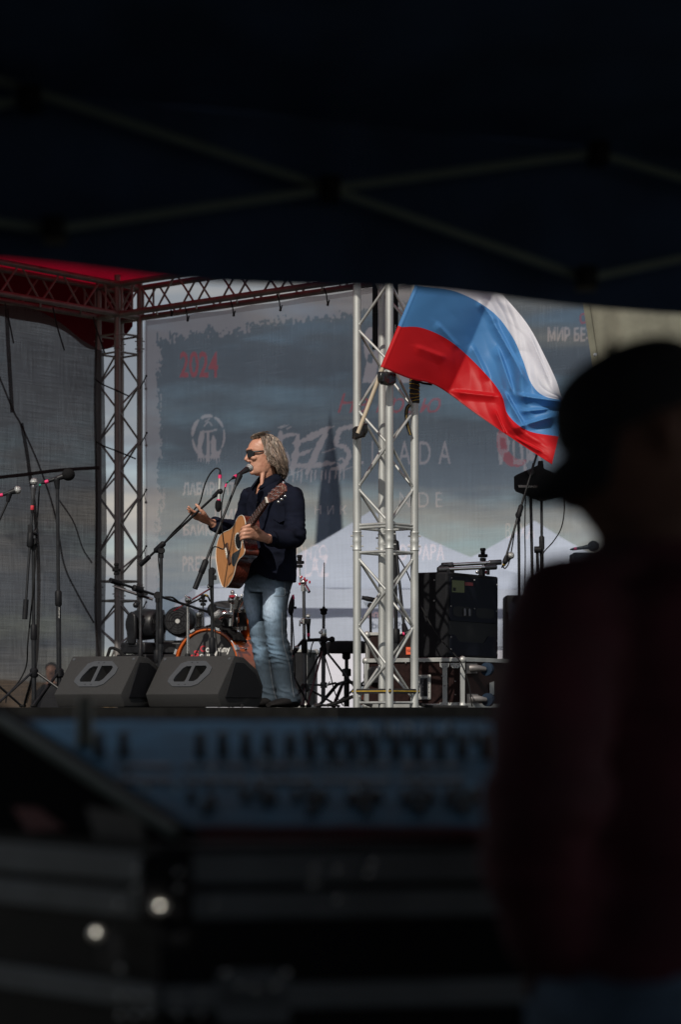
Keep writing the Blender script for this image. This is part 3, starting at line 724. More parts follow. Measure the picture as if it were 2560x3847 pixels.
# guitar plane (needed for the hand)
GN = V((-.89, -.45, .06)).normalized(); GO = P(885, 2080, 15.30)
def G(x, y, off=0): return onplane(800 + x * .22321, 1780 + y * .22321, GO, GN) + GN * off
def GPX(px, py, off=0): return onplane(px, py, GO, GN) + GN * off
# left hand, gripping the neck: back of the hand to the camera
nb = GPX(928, 1990); Yn = nb.y
wr = LA[-1]
kn = [P(947 - 4.5 * i, 1974 + 14.5 * i, Yn - .055 + .004 * i) for i in range(4)]
kc = (kn[1] + kn[2]) / 2
def palm(w, c, kn0, kn3, th0, th1):
    ax = (c - w).normalized(); s = (kn3 - kn0); s = (s - ax * s.dot(ax)).normalized(); n = ax.cross(s); r = []
    for t, hw, th in ((-.12, .026, .022), (.1, .030, .021), (.35, .036, .020), (.65, .041, .018), (.92, .041, .014), (1.02, .036, .010)):
        r.append((lerp(w, c, t), s * hw, n * th))
    body.loft(r, 18); return ax, s, n
palm(wr, kc, kn[0], kn[3], .02, .015)
for i, k in enumerate(kn):
    l = (1, 1.08, 1.02, .85)[i]
    p1 = P(922 - 3.5 * i, 1979 + 14 * i, Yn - .062); p2 = P(911 - 3 * i, 1984 + 14.5 * i, Yn - .035); p3 = P(909 - 2.6 * i, 1989 + 14 * i, Yn - .008)
    body.path(catmull([lerp(wr, k, .75), k, lerp(k, p1, l), lerp(k, p2, l), lerp(k, p3, l)], 3), cat1([.010, .0118, .0105, .0096, .0076], 3), 12)
body.path(catmull([lerp(wr, kc, .35) + V((0, 0, .015)), P(965, 1983, Yn - .05), P(953, 1972, Yn - .03), P(944, 1970, Yn - .005)], 3), cat1([.017, .0145, .0115, .008], 3), 12)
# right hand, open palm up
rw = RA[-1]; rk = [P(739 + 3.0 * i, 1927 + 8.0 * i, MY - .13 + .022 * i) for i in range(4)]
palm(rw, (rk[1] + rk[2]) / 2, rk[0], rk[3], .02, .015)
tips = [P(706, 1902, MY - .17), P(702, 1909, MY - .14), P(707, 1920, MY - .10), P(717, 1934, MY - .06)]
for i, (k, tp) in enumerate(zip(rk, tips)):
    m1 = lerp(k, tp, .45) + V((-.002, 0, -.006)); body.path(catmull([lerp(rw, k, .7), k, m1, tp], 4), cat1([.011, .0108, .0095, .0068], 4), 12)
body.path(catmull([lerp(rw, rk[0], .3), P(766, 1930, MY - .15), P(748, 1908, MY - .17), P(734, 1893, MY - .17)], 4), cat1([.018, .0155, .0115, .008], 4), 12)
me = remesh(body, .0042, 5); 
def crease(p, n):
    z = p.z; return .0012 * noise.noise(p * 55) + .0007 * noise.noise(p * 140)
displace(me, crease); shift(me, OFF[man.name]); link(me, 'body', M['skin'], man, OFF[man.name], angle=80)
# eyebrow / mouth line / sunglasses
m = MB(); m.path([HP(fx(942), -.022, 1757), HP(fx(935.5), 0, 1756.5), HP(fx(943), .027, 1758)], [.0015, .0028, .0015], 8); m.build('mouth', material('lip', (.22, .07, .06), .5), man)
m = MB()
def lens(s):
    pts = []
    for k in range(20):
        a = 2 * math.pi * k / 20; ca, sa = math.cos(a), math.sin(a)
        px = math.copysign(abs(ca) ** .75, ca); pz = math.copysign(abs(sa) ** .75, sa)
        sd = s * (.035 + .028 * px); fw = .112 - (sd / .075) ** 2 * .045 + .006
        zz_ = 1708 - 12.5 * pz * (1 if pz > 0 else 1.15 - .5 * (px if True else 0) * .3) + .5
        pts.append(HP(fw, sd, zz_))
    m.prism(pts, -hf * .005)
lens(1); lens(-1); m.path([HP(.118, -.01, 1700), HP(.121, 0, 1699), HP(.118, .01, 1700)], .004, 8)
sg = m.build('sunglasses', M['lens'], man, bevel=.001)
for s in (1, -1):
    m = MB(); m.path([HP(.088, s * .063, 1703), HP(.06, s * .079, 1702), HP(.02, s * .082, 1699), HP(-.02, s * .081, 1700)], [(.007, .002), (.006, .002), (.004, .002), (.004, .002)], 8, up=UP); m.build('temple_arm', M['black_paint'], sg)
# hair
hr = MB(); rnd = random.Random(5)
HB = [(1632, .02, .03, .02), (1637, .055, .06, .05), (1645, .075, .082, .068), (1660, .092, .103, .084), (1680, .099, .117, .094), (1700, .096, .128, .102), (1720, .09, .138, .109), (1740, .085, .146, .110), (1760, .08, .147, .104), (1780, .07, .142, .094), (1800, .06, .128, .084)]
def shell(phi, py, k=1.0):
    for i in range(len(HB) - 1):
        if HB[i][0] <= py <= HB[i + 1][0]: break
    a, b = HB[i], HB[i + 1]; t = (py - a[0]) / (b[0] - a[0]); f, bk, w = [lerp(a[j], b[j], t) for j in (1, 2, 3)]
    c = math.cos(phi); return HP((f if c > 0 else bk) * c * k - .003, w * math.sin(phi) * k, py)
def lock(pts, r0, tint):
    hr.cur = tint; c = catmull(pts, 4); n = len(c)
    hr.path(c, [(r0 * (1 - .75 * (i / (n - 1)) ** 1.6), r0 * .55 * (1 - .7 * (i / (n - 1)) ** 1.6)) for i in range(n)], 6)
for i in range(900):
    side = rnd.random()
    ph0 = R(rnd.uniform(74, 186)) if side < .78 else R(-rnd.uniform(80, 180))
    sgn = 1 if ph0 > 0 else -1; deg = abs(math.degrees(ph0))
    end = lerp(1726, 1797, min(1, max(0, (deg - 76) / 70)) ** .6) + rnd.uniform(-14, 6)
    start = rnd.uniform(1633, 1662) if rnd.random() < .75 else rnd.uniform(1662, 1715)
    drift = R(rnd.uniform(8, 30)) * sgn; wv = rnd.uniform(-.03, .05); k0 = rnd.uniform(.93, 1.04); pts = []
    ph = R(rnd.uniform(10, 60)) * sgn + ph0 * .55 if start < 1645 else ph0
    for j in range(6):
        t = j / 5; py = lerp(start, end, t ** .9)
        p_ = lerp(ph, ph0 + drift * t * t, min(1, t * 1.8)) + R(9) * math.sin(t * 6 + (i % 7) * .5) * t
        pts.append(shell(p_, min(1799, py), k0 * (1 + wv * t + .035 * math.sin(t * 7 + i) * t + (.07 if j == 5 else 0) * rnd.random())))
    base = rnd.choice((.35, .5, .7, .9, 1.1, 1.4, 1.8, 2.1)); g = rnd.uniform(.9, 1.1)
    lock(pts, rnd.choice((.0025, .0035, .0045, .006)), (base * g, base, base * rnd.uniform(.92, 1.12), 1))
for i in range(150):      # thin front tuft blown up and back
    sd = rnd.uniform(-.062, .066); f0 = .082 - sd * sd * 7 + rnd.uniform(-.03, .004); l_ = rnd.uniform(.4, 1.1)
    z0 = 1651 - (.082 - f0) * 130; up_ = rnd.uniform(-2, 9)
    p0 = HP(f0, sd, z0); p1 = HP(f0 + .006 * l_, sd + .004, z0 - 7 - up_ * .4); p2 = HP(f0 - .028 * l_, sd + .012, z0 - 12 - up_); p3 = HP(f0 - .06 * l_, sd + .02 + rnd.uniform(-.01, .01), z0 - 10 - up_ * 1.1)
    b = rnd.choice((.4, .6, .8, 1.0, 1.3, 1.7)); lock([p0, p1, p2, p3], rnd.uniform(.0013, .003), (b, b, b, 1))
for i in range(46):       # flyaway strands
    ph = R(rnd.uniform(95, 185)); s0 = rnd.uniform(1640, 1740); b = rnd.uniform(.8, 1.4)
    lock([shell(ph, s0), shell(ph + .1, s0 + 22, 1.05), shell(ph + .2, min(1798, s0 + 48), 1.12 + rnd.uniform(0, .1))], .0013, (b, b, b, 1))
hr.cur = (.6, .6, .6, 1)
hr.loft([(HP(lerp(a, -b, .5) - .018, 0, py), hf * ((a + b) / 2 * .86 - .016), hs * w * .9) for py, a, b, w in [(1634, .02, .03, .02), (1639, .05, .06, .05), (1647, .06, .082, .068), (1660, .045, .098, .08), (1680, .02, .108, .085), (1705, .0, .115, .09), (1730, -.02, .12, .09), (1760, -.035, .12, .082), (1778, -.045, .112, .07)]], 24)
hr.build('hair', M['hair'], man, angle=80)

# shirt
sh = MB()
SR = [(1806, .070, .078, 1013), (1822, .094, .128, 1018), (1838, .112, .174, 1022), (1864, .128, .203, 1024), (1905, .138, .204, 1024), (1962, .143, .190, 1022), (2030, .150, .186, 1018), (2100, .156, .188, 1016), (2150, .162, .194, 1013), (2196, .164, .198, 1010)]
sh.loft([(MP(x, y), cf * a, cl * b) for y, a, b, x in SR], 36)
sh.path(catmull(LA[:-1] + [lerp(LA[-2], LA[-1], .86)], 5), cat1([.074, .067, .061, .061, .054, .045], 5), 24)
sh.path(catmull(RA[:-1] + [lerp(RA[-2], RA[-1], .93)], 5), cat1([.073, .066, .06, .057, .05, .045], 5), 24)
me = remesh(sh, .007, 6)
el = LA[3]; er = RA[3]; sl_ = LA[0]; sr_ = RA[0]
def folds(p, n):
    d = .0
    for c, r, a in ((el, .19, .016), (er, .16, .012), (sl_, .17, .009), (sr_, .16, .006), (MP(1040, 2080, -.15), .25, .007)):
        w = max(0, 1 - (p - c).length / r)
        if w: d += a * w * (1 - 2 * abs(noise.noise(V((p.x * 9 + p.y * 5, p.y * 7, p.z * 26)) + c)))
    q = p.z * 8 + p.x * 14
    d += .006 * noise.noise(V((p.x * 16, p.y * 16, p.z * 5))) + .006 * (1 - 2 * abs(noise.noise(V((q, p.y * 9, p.z * 3)))))
    return d
displace(me, folds)
nk = MP(1016, 1812)
def cutv(c):
    r = c - nk; f = r.dot(cf); s = r.dot(cl); dz = (1800 - (HOR - (c.z - CZ) * F / MY))      # rows below neck top (negative)
    y = -dz
    if y < 2 or (abs(s) < .055 and f < .02 and y < 8): return True
    if f > .02 and abs(s + .0) < .062 * max(0, 1 - (y - 4) / 66): return True
    return (r.length < .07 and y < 10)
delete_faces(me, cutv)
# shirt tail: curved hem
def tail(c):
    y = HOR - (c.z - CZ) * F / MY; r = c - MP(1011, 2190); s = r.dot(cl); f = r.dot(cf)
    return y > 2188 - 30 * max(0, (f - .05) / .1) * max(0, 1 - abs(s - .06) / .16)
delete_faces(me, tail)
shift(me, OFF[man.name]); shirt = link(me, 'shirt', M['shirt'], man, OFF[man.name], angle=80, solid=.003)
for Lm, f_, r_ in ((LA, .80, .049), (RA, .86, .048)):
    m = MB(); p0, p1 = lerp(Lm[-2], Lm[-1], f_ - .14), lerp(Lm[-2], Lm[-1], f_ + .06); m.path([p0, lerp(p0, p1, .5), p1], [r_ * 1.02, r_, r_ * .97], 20, cap=False); m.build('cuff', M['shirt'], shirt, solid=.004)
# collar
def collar(pts_lo, pts_hi, nm='collar'):
    m = MB(); a = catmull(pts_lo, 6); b = catmull(pts_hi, 6); n = len(a)
    m.add(a + b, [(i, i + 1, n + i + 1, n + i) for i in range(n - 1)]); return m.build(nm, M['shirt'], shirt, solid=.005, angle=80)
def NR(ang, r, py, d=0): 
    c = MP(1014, py); return c + cf * (r * math.cos(ang)) + cl * (r * math.sin(ang))
lo = [NR(R(a), r, y) for a, r, y in ((18, .108, 1838), (35, .098, 1822), (70, .088, 1808), (110, .088, 1806), (150, .085, 1806), (190, .085, 1806))]
hi = [NR(R(a), r, y) for a, r, y in ((24, .078, 1806), (40, .074, 1797), (72, .072, 1786), (110, .074, 1781), (150, .072, 1779), (190, .072, 1779))]
tip = NR(R(12), .122, 1838); fl = [NR(R(a), r, y) for a, r, y in ((14, .128, 1842), (30, .128, 1838), (60, .12, 1822), (100, .108, 1812), (150, .1, 1810), (190, .1, 1810))]
collar(fl, hi)
fr = [NR(-R(a), r, y) for a, r, y in ((14, .128, 1838), (30, .125, 1832), (60, .112, 1820), (100, .1, 1812), (150, .1, 1810), (190, .1, 1810))]
hr_ = [NR(-R(a), r, y) for a, r, y in ((22, .080, 1802), (40, .075, 1795), (72, .072, 1786), (110, .074, 1781), (150, .072, 1779), (190, .072, 1779))]
collar(fr, hr_)
m = MB()
for y in (1888, 1925): m.lathe(MP(968, y, -.13), cf, [(-.006, .006), (.004, .006), (.005, .004)], 10)
m.build('button', M['black_paint'], shirt)
pk = MB(); q = [MP(x, y, d) for x, y, d in ((1030, 1900, -.165), (1078, 1904, -.20), (1076, 1954, -.205), (1052, 1964, -.185), (1028, 1950, -.17))]
pk.prism(q, V((-.004, -.006, 0))); pk.build('pocket', M['shirt'], shirt)
# jeans
jn = MB()
NLg = [(2150, 1046, 52, -.06), (2200, 1040, 52, -.08), (2250, 1036, 49, -.10), (2311, 1033, 45, -.12), (2370, 1036, 41, -.13), (2410, 1042, 40, -.13), (2456, 1053, 41, -.12), (2520, 1064, 38, -.10), (2583, 1075, 37, -.08), (2622, 1086, 39, -.08), (2640, 1088, 38, -.08)]
FLg = [(2150, 985, 48, .06), (2200, 968, 52, .06), (2250, 960, 49, .06), (2311, 968, 41, .05), (2370, 975, 39, .04), (2410, 983, 39, .04), (2456, 991, 38, .05), (2520, 999, 36, .06), (2583, 1009, 36, .07), (2618, 1012, 37, .07), (2634, 1013, 36, .07)]
for Lg in (NLg, FLg):
    jn.loft([(MP(x, y, d), V((w / 574, 0, 0)), V((0, w / 574 * 1.12, 0))) for y, x, w, d in Lg], 26)
jn.loft([(MP(x, y), cf * a, cl * b) for y, a, b, x in ((2120, .13, .165, 1013), (2150, .142, .175, 1012), (2190, .15, .178, 1010), (2225, .12, .16, 1008))], 26)
me = remesh(jn, .0065, 5)
def jf(p, n):
    y = HOR - (p.z - CZ) * F / MY; d = 0
    for yc, r, a in ((2225, 30, .007), (2420, 55, .011), (2615, 45, .013), (2480, 45, .008), (2330, 60, .006)):
        w = max(0, 1 - abs(y - yc) / r)
        if w: d += a * w * (1 - 2.2 * abs(noise.noise(V((p.x * 11, p.y * 11, p.z * 30 + p.x * 9)))))
    return d + .004 * noise.noise(V((p.x * 14, p.y * 14, p.z * 8)))
displace(me, jf)
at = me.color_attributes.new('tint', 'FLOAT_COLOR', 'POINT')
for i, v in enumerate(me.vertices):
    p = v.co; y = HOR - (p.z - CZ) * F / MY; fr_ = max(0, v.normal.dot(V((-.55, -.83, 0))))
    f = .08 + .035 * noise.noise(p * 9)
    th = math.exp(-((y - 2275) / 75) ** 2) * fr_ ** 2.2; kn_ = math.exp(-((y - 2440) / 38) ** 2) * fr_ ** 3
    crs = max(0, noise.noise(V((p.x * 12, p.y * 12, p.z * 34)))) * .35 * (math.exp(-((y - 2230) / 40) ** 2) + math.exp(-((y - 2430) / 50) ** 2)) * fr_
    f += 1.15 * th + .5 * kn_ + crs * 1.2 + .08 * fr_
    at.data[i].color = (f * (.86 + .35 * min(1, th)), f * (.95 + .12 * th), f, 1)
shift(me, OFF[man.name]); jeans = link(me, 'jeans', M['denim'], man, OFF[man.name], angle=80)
from mathutils.bvhtree import BVHTree
_bv = BVHTree.FromPolygons([v.co + OFF[man.name] for v in me.vertices], [list(p.vertices) for p in me.polygons])
def snapj(q):
    co_, n, i, d_ = _bv.ray_cast(CAM, (q - CAM).normalized()); return (co_ + n * .001) if co_ else q
def seam(pts, nm='seam'):
    m = MB(); m.path([snapj(q) for q in catmull(pts, 10)], .0015, 5); m.build(nm, M['thread'], jeans)
seam([MP(1072, 2160, -.225), MP(1069, 2205, -.235), MP(1068, 2237, -.22), MP(1030, 2239, -.218)], 'pocket_seam')
seam([MP(1060, 2300, -.215), MP(1060, 2370, -.212), MP(1068, 2430, -.205), MP(1088, 2500, -.165), MP(1098, 2580, -.145), MP(1106, 2620, -.14)])
seam([MP(1011, 2480, .0), MP(1022, 2560, -.01), MP(1034, 2615, -.02), MP(1044, 2634, -.03)])
for x, y, d in ((1078, 2645, -.12), (1006, 2645, .04)):
    m = MB(); a = V((-.7, -.62, 0)).normalized(); s = V((-a.y, a.x, 0)); o = P(x, y, MY + d); o.z = DECK
    m.loft([(o - a * .09 + UP * .04, s * .034, UP * .038), (o - a * .03 + UP * .045, s * .043, UP * .045), (o + a * .05 + UP * .031, s * .046, UP * .030), (o + a * .11 + UP * .024, s * .044, UP * .022), (o + a * .155 + UP * .016, s * .028, UP * .013)], 16)
    m.build('shoe', M['shoe'], man)

# ---------------------------------------------------------------- guitar
gt = thing('guitar', 'orange-brown acoustic guitar hung from a black strap across the singer', 'guitar', G(300, 1400))
ol = [(455, 705), (490, 698), (520, 722), (540, 775), (553, 850), (556, 930), (520, 1010), (500, 1070), (503, 1120), (515, 1180), (532, 1240), (540, 1290), (525, 1350), (490, 1395), (440, 1440), (405, 1500), (385, 1560), (370, 1640), (345, 1720), (310, 1800), (265, 1870), (228, 1905), (198, 1916), (168, 1900), (140, 1850), (110, 1760), (85, 1660), (65, 1540), (52, 1420), (50, 1320), (60, 1230), (76, 1150), (100, 1080), (130, 1030), (160, 1000), (200, 975), (250, 955), (300, 930), (340, 890), (370, 840), (395, 780), (425, 730)]
oc_ = [G(p.x, p.y) for p in catmull([V((x, y, 0)) for x, y in ol + ol[:1]], 3)[:-1]]
m = MB(); m.prism(oc_, -GN * .004); m.build('soundboard', M['spruce'], gt)
m = MB(); cN = sum(oc_, V()) / len(oc_); n = len(oc_); r0 = [p - GN * .0042 for p in oc_]; r1 = [lerp(cN, p, .995) - GN * .098 for p in oc_]
m.add(r0 + r1, [(i, (i + 1) % n, n + (i + 1) % n, n + i) for i in range(n)] + [list(range(n, 2 * n))]); m.build('side', M['mahogany'], gt, angle=50)
m = MB(); m.path([p + GN * .0005 for p in oc_ + oc_[:1]], .0021, 6); m.build('binding', M['ivory'], gt)
def circ(cx, cy, rx, ry, rot, off, n=36): return [G(cx + rx * math.cos(a) * math.cos(rot) - ry * math.sin(a) * math.sin(rot), cy + rx * math.cos(a) * math.sin(rot) + ry * math.sin(a) * math.cos(rot), off) for a in [2 * math.pi * k / n for k in range(n)]]
m = MB(); o1, i1 = circ(430, 1138, 60, 150, -.08, .0012), circ(430, 1138, 50, 126, -.08, .0012); m.add(o1 + i1, [(k, (k + 1) % 36, 36 + (k + 1) % 36, 36 + k) for k in range(36)]); m.build('rosette', M['ivory'], gt)
m = MB(); m.prism(circ(430, 1138, 48, 124, -.08, .0016), -GN * .001); m.build('soundhole', M['black'], gt)
m = MB(); m.prism([G(x, y, .002) for x, y in ((478, 1185), (472, 1260), (445, 1370), (402, 1480), (370, 1550), (345, 1560), (322, 1520), (312, 1410), (332, 1352), (390, 1310), (425, 1296), (460, 1255))], -GN * .0015); m.build('pickguard', M['pickguard'], gt)
m = MB(); m.prism([G(x, y, .010) for x, y in ((222, 1185), (258, 1158), (268, 1250), (300, 1400), (314, 1500), (282, 1538), (262, 1450), (236, 1300))], -GN * .009); br = m.build('bridge', M['rosewood'], gt, bevel=.002)
m = MB(); m.path([G(246, 1250, .013), G(278, 1412, .013)], .003, 6); m.build('saddle', M['ivory'], br)
m = MB()
for k in range(6): m.ball(G(232 + 6.2 * k, 1272 + 29 * k, .012), .0042, 8)
m.build('bridge_pin', M['ivory'], br)
fb = [G(455, 1012, .009), G(905, 402, .009), G(938, 490, .009), G(492, 1122, .009)]
m = MB(); m.prism(fb, -GN * .006); fbo = m.build('fretboard', M['rosewood'], gt)
m = MB()
for k in range(17):
    t = 1 - (2 ** (-k / 12.)) ; t = 1 - t * 1.62
    if t < .02: break
    a = lerp(fb[0], fb[1], t); b = lerp(fb[3], fb[2], t); m.tube(a + GN * .001, b + GN * .001, .0026, n=6)
m.build('fret', M['chrome'], fbo)
m = MB(); a = (lerp(fb[0], fb[1], .30) + lerp(fb[3], fb[2], .30)) / 2; b = (fb[1] + fb[2]) / 2
m.path([a - GN * .018, lerp(a, b, .5) - GN * .016, b - GN * .014], [(.026, .017), (.024, .014), (.022, .012)], 16, up=(fb[3] - fb[0]).normalized()); m.build('neck', M['mahogany'], gt)
m = MB(); m.prism([G(x, y, .004) for x, y in ((903, 398), (938, 492), (985, 474), (1090, 420), (1195, 325), (1222, 290), (1215, 205), (1170, 152), (1140, 160), (1090, 205), (1020, 262), (960, 322), (925, 372))], -GN * .016); hs_ = m.build('headstock', M['headstock'], gt, bevel=.002)
m = MB(); m.prism([G(902, 396, .012), G(918, 392, .012), G(944, 488, .012), G(922, 496, .012)], -GN * .008); m.build('nut', M['ivory'], gt)
for x, y in ((1118, 218), (1045, 278), (985, 335), (1135, 318), (1070, 370), (1005, 420)):
    m = MB(); m.lathe(G(x, y, .003), GN, [(0, .007), (.004, .007), (.005, .004), (.018, .004), (.02, .003)], 12); m.build('tuning_post', M['chrome'], hs_)
for x, y in ((1185, 372), (1130, 426), (1075, 470), (1160, 148), (1075, 212), (1000, 268)):
    m = MB(); q = G(x, y, -.012); m.ball(q, (.009, .007, .011), 10); m.tube(q, G(x - 18 if y > 300 else x + 14, y - 22 if y > 300 else y + 20, -.010), .003, n=6); m.build('tuning_key', M['chrome'], hs_)
m = MB()
for k in range(6):
    t = (k + .5) / 6; m.tube(G(248 + 5.4 * k, 1262 + 27 * k, .013), lerp(fb[1], fb[2], t) + GN * .004, .0010 if k > 2 else .0007, n=5)
m.build('string', M['chrome'], gt)
m = MB(); m.add([G(x, y, .0045) for x, y in ((1172, 190), (1180, 186), (1196, 262), (1188, 268))], [(0, 1, 2, 3)]); m.build('emblem', M['wood_pole'], hs_)
m = MB(); c = catmull([MP(1060, 1800, .02), MP(1052, 1812, -.10), MP(1028, 1848, -.19), MP(1000, 1890, -.215), MP(975, 1935, -.24), MP(955, 1965, -.27), G(560, 900, -.05)], 6)
m.path(c, [(.003, .026)] * len(c), 8, up=cf); m.build('strap', M['webbing'], gt)

# ---------------------------------------------------------------- microphones and stands
def microphone(label, head, tail, grp=None, foam=False, band='pink', gr=.0255, body='black_paint'):
    head, tail = V(head), V(tail); ax = (head - tail).normalized(); L_ = (head - tail).length
    t = thing('microphone', label, 'microphone', head, grp)
    m = MB(); m.lathe(tail + ax * (L_ * .24), ax, [(0, .010), (.004, .0115), (L_ * .25, .0125), (L_ * .52, .0185), (L_ * .60, .0195), (L_ * .62, .0175)], 18); m.build('handle', M[body], t)
    if foam:
        m = MB(); m.ball(head, (.043, .043, .040), 18); m.build('windscreen', M['foam'], t)
    else:
        m = MB(); m.ball(head - ax * .004, gr, 18); m.build('grille', M['grille'], t)
        m = MB(); m.lathe(head - ax * .010, ax, [(0, gr * .99), (.003, gr * 1.06), (.006, gr * 1.06), (.009, gr * .99)], 18); m.build('ring', M['alu'], t)
    m = MB(); m.lathe(tail + ax * (L_ * .10), ax, [(0, .0105), (.002, .0118), (L_ * .13, .0118), (L_ * .14, .0105)], 16); m.build('tape_band', M[band], t)
    m = MB(); m.lathe(tail - ax * .012, ax, [(0, .004), (.01, .007), (.02, .0095), (L_ * .1 + .014, .0095)], 14); m.build('connector', M['black'], t)
    return t
def cable(label, pts, r=.0045, cat='cable', grp=None, mat='rubber', tapes=()):
    c = catmull(pts, 7); m = MB(); m.path(c, r, 7); o = m.build('cable', M[mat], None, loc=c[0]); tag(o, label, cat, grp)
    for a, b, mt in tapes:
        m = MB(); m.path(c[a:b], r * 1.35, 8); m.build('tape_band', M[mt], o)
    return o
def stand(label, base, top, grp=None, clutch=None, r=.0125, boom=None, cw=None, clip=None, feet=3, yaw=.3, mat='black_paint', name='microphone_stand', legz=.22, spread=.32, sleeve=.45, foot_r=.010, cat='mic stand'):
    base, top = V(base), V(top); base.z = DECK + .001; t = thing(name, label, cat, base, grp)
    m = MB(); j = lerp(base, top, sleeve); m.path([base + UP * .05, j], r * 1.12, 14); m.build('lower_tube', M[mat], t)
    m = MB(); m.path([j, top], r * .8, 12); m.build('upper_tube', M[mat], t)
    m = MB(); a = (top - base).normalized(); m.lathe(j - a * .05, a, [(0, r * 1.2), (.01, r * 1.55), (.09, r * 1.55), (.1, r * 1.1)], 14); m.build('collar', M['black'], t)
    m = MB(); m.lathe(base + UP * (legz - .03), UP, [(0, r * 1.4), (.01, r * 2), (.05, r * 2), (.06, r * 1.3)], 12); hub = m.build('hub', M['black'], t)
    for k in range(feet):
        g = yaw + 2 * math.pi * k / feet; d = V((math.cos(g), math.sin(g), 0)); f = base + d * spread + UP * foot_r
        m = MB(); m.path([base + UP * legz + d * .02, f], foot_r * .8, 8); l = m.build('leg', M[mat], t)
        m = MB(); m.ball(f, (foot_r * 1.5, foot_r * 1.5, foot_r), 10); m.build('rubber_foot', M['rubber'], l)
    if boom:
        b0, b1 = V(boom[0]), V(boom[1]); m = MB(); m.path([b0, b1], r * .62, 10); m.build('boom', M[mat], t)
        d = (b1 - b0).normalized(); pv = b0 + d * ((top - b0).dot(d))
        m = MB(); m.lathe(pv - d * .05, d, [(0, r * .9), (.01, r * 1.5), (.09, r * 1.5), (.1, r * .9)], 12); m.lathe(top + V((0, -.02, -.01)), (0, 1, 0), [(0, r * 1.5), (.005, r * 1.8), (.03, r * 1.8), (.035, r * 1.4)], 14); m.path([top - UP * .06, top], r * 1.15, 10); m.build('clutch', M['black'], t)
        if cw:
            m = MB(); m.path([b0 - d * .0, b0 + d * cw], r * 1.25, 12); m.build('counterweight', M['black'], t)
    if clip:
        a, b = V(clip[0]), V(clip[1]); m = MB(); m.path([a, lerp(a, b, .6), b], [r * .9, r * 1.3, r * 1.5], 10); m.ball(b, r * 1.5, 10); m.build('clip', M['black'], t)
    return t
Y1 = 15.15
microphone('silver-grille vocal microphone at the singer\'s mouth with a pink band', P(939, 1757, Y1 + .25), P(874, 1797, Y1 + .10))
stand('black boom stand holding the vocal microphone, crossing in front of the guitar', P(797, HOR, Y1), P(797, 2140, Y1), boom=(P(732, 2212, Y1), P(888, 1818, Y1 + .10)), cw=.11, clip=(P(886, 1822, Y1 + .1), P(900, 1787, Y1 + .13)), yaw=1.2, r=.0135)
m = MB(); m.box(P(792, 2170, Y1 - .012), (.03, .03, .11)); m.box(P(806, 2170, Y1 - .01), (.025, .02, .03)); tag(m.build('stand_clamp', M['black'], None, bevel=.004, loc=P(797, 2170, Y1)), 'small black clamp on the pole of the vocal microphone stand', 'clamp')
cable('black cable drooping from the vocal microphone over the guitar', [P(872, 1799, Y1 + .1), P(860, 1808, Y1 + .08), P(848, 1824, Y1), P(834, 1890, Y1 - .02), P(832, 1960, Y1 - .02), P(838, 2020, Y1), P(843, 2056, Y1), P(835, 2063, Y1), P(815, 2055, Y1), P(800, 2060, Y1), P(789, 2110, Y1 - .02), P(792, 2250, Y1 - .02), P(802, 2320, Y1 - .02), P(812, 2400, Y1 - .02), P(822, 2480, Y1), P(826, 2560, Y1)], .0042, tapes=((8, 12, 'green'), (13, 16, 'pink')))
Y2 = 15.75
stand('black boom stand reaching up behind the singer\'s open hand to a hanging microphone', P(601, HOR, Y2), P(606, 2062, Y2), boom=(P(528, 2122, Y2 + .1), P(812, 1858, Y2 - .3)), cw=.09, yaw=.5, clip=(P(800, 1868, Y2 - .28), P(827, 1846, Y2 - .3)), r=.013)
t = thing('microphone', 'slim grey tube microphone hanging upside down in a black foam windscreen', 'microphone', P(824, 1840, Y2 - .3)); d_ = P(821, 1900, Y2 - .3); u_ = P(827, 1778, Y2 - .3)
m = MB(); m.path([lerp(u_, d_, .12), lerp(u_, d_, .85)], .0105, 14); m.build('handle', M['alu'], t)
m = MB(); m.path(catmull([P(822, 1880, Y2 - .3), P(820.5, 1890, Y2 - .3), P(820, 1908, Y2 - .3), P(819.5, 1923, Y2 - .3)], 5), cat1([.014, .0205, .0205, .010], 5), 14); m.build('windscreen', M['foam'], t)
for a, b in ((.05, .16), (.80, .9)):
    m = MB(); m.path([lerp(u_, d_, a), lerp(u_, d_, b)], .0118, 14); m.build('tape_band', M['pink'], t)
m = MB(); m.path([lerp(u_, d_, -.06), lerp(u_, d_, .06)], [.006, .009], 10); m.build('connector', M['black'], t)
cable('black cable looping over the hanging tube microphone and down its boom', [P(827, 1772, Y2 - .3), P(825, 1764, Y2 - .3), P(815, 1759, Y2 - .3), P(803, 1765, Y2 - .3), P(785, 1787, Y2 - .27), P(768, 1825, Y2 - .25), P(757, 1868, Y2 - .22), P(749, 1892, Y2 - .2), P(735, 1908, Y2 - .2), P(690, 1960, Y2 - .15), P(650, 2000, Y2 - .08), P(612, 2045, Y2), P(597, 2070, Y2), P(596, 2110, Y2), P(602, 2170, Y2), P(604, 2260, Y2), P(596, 2330, Y2), P(600, 2450, Y2)], .0048)
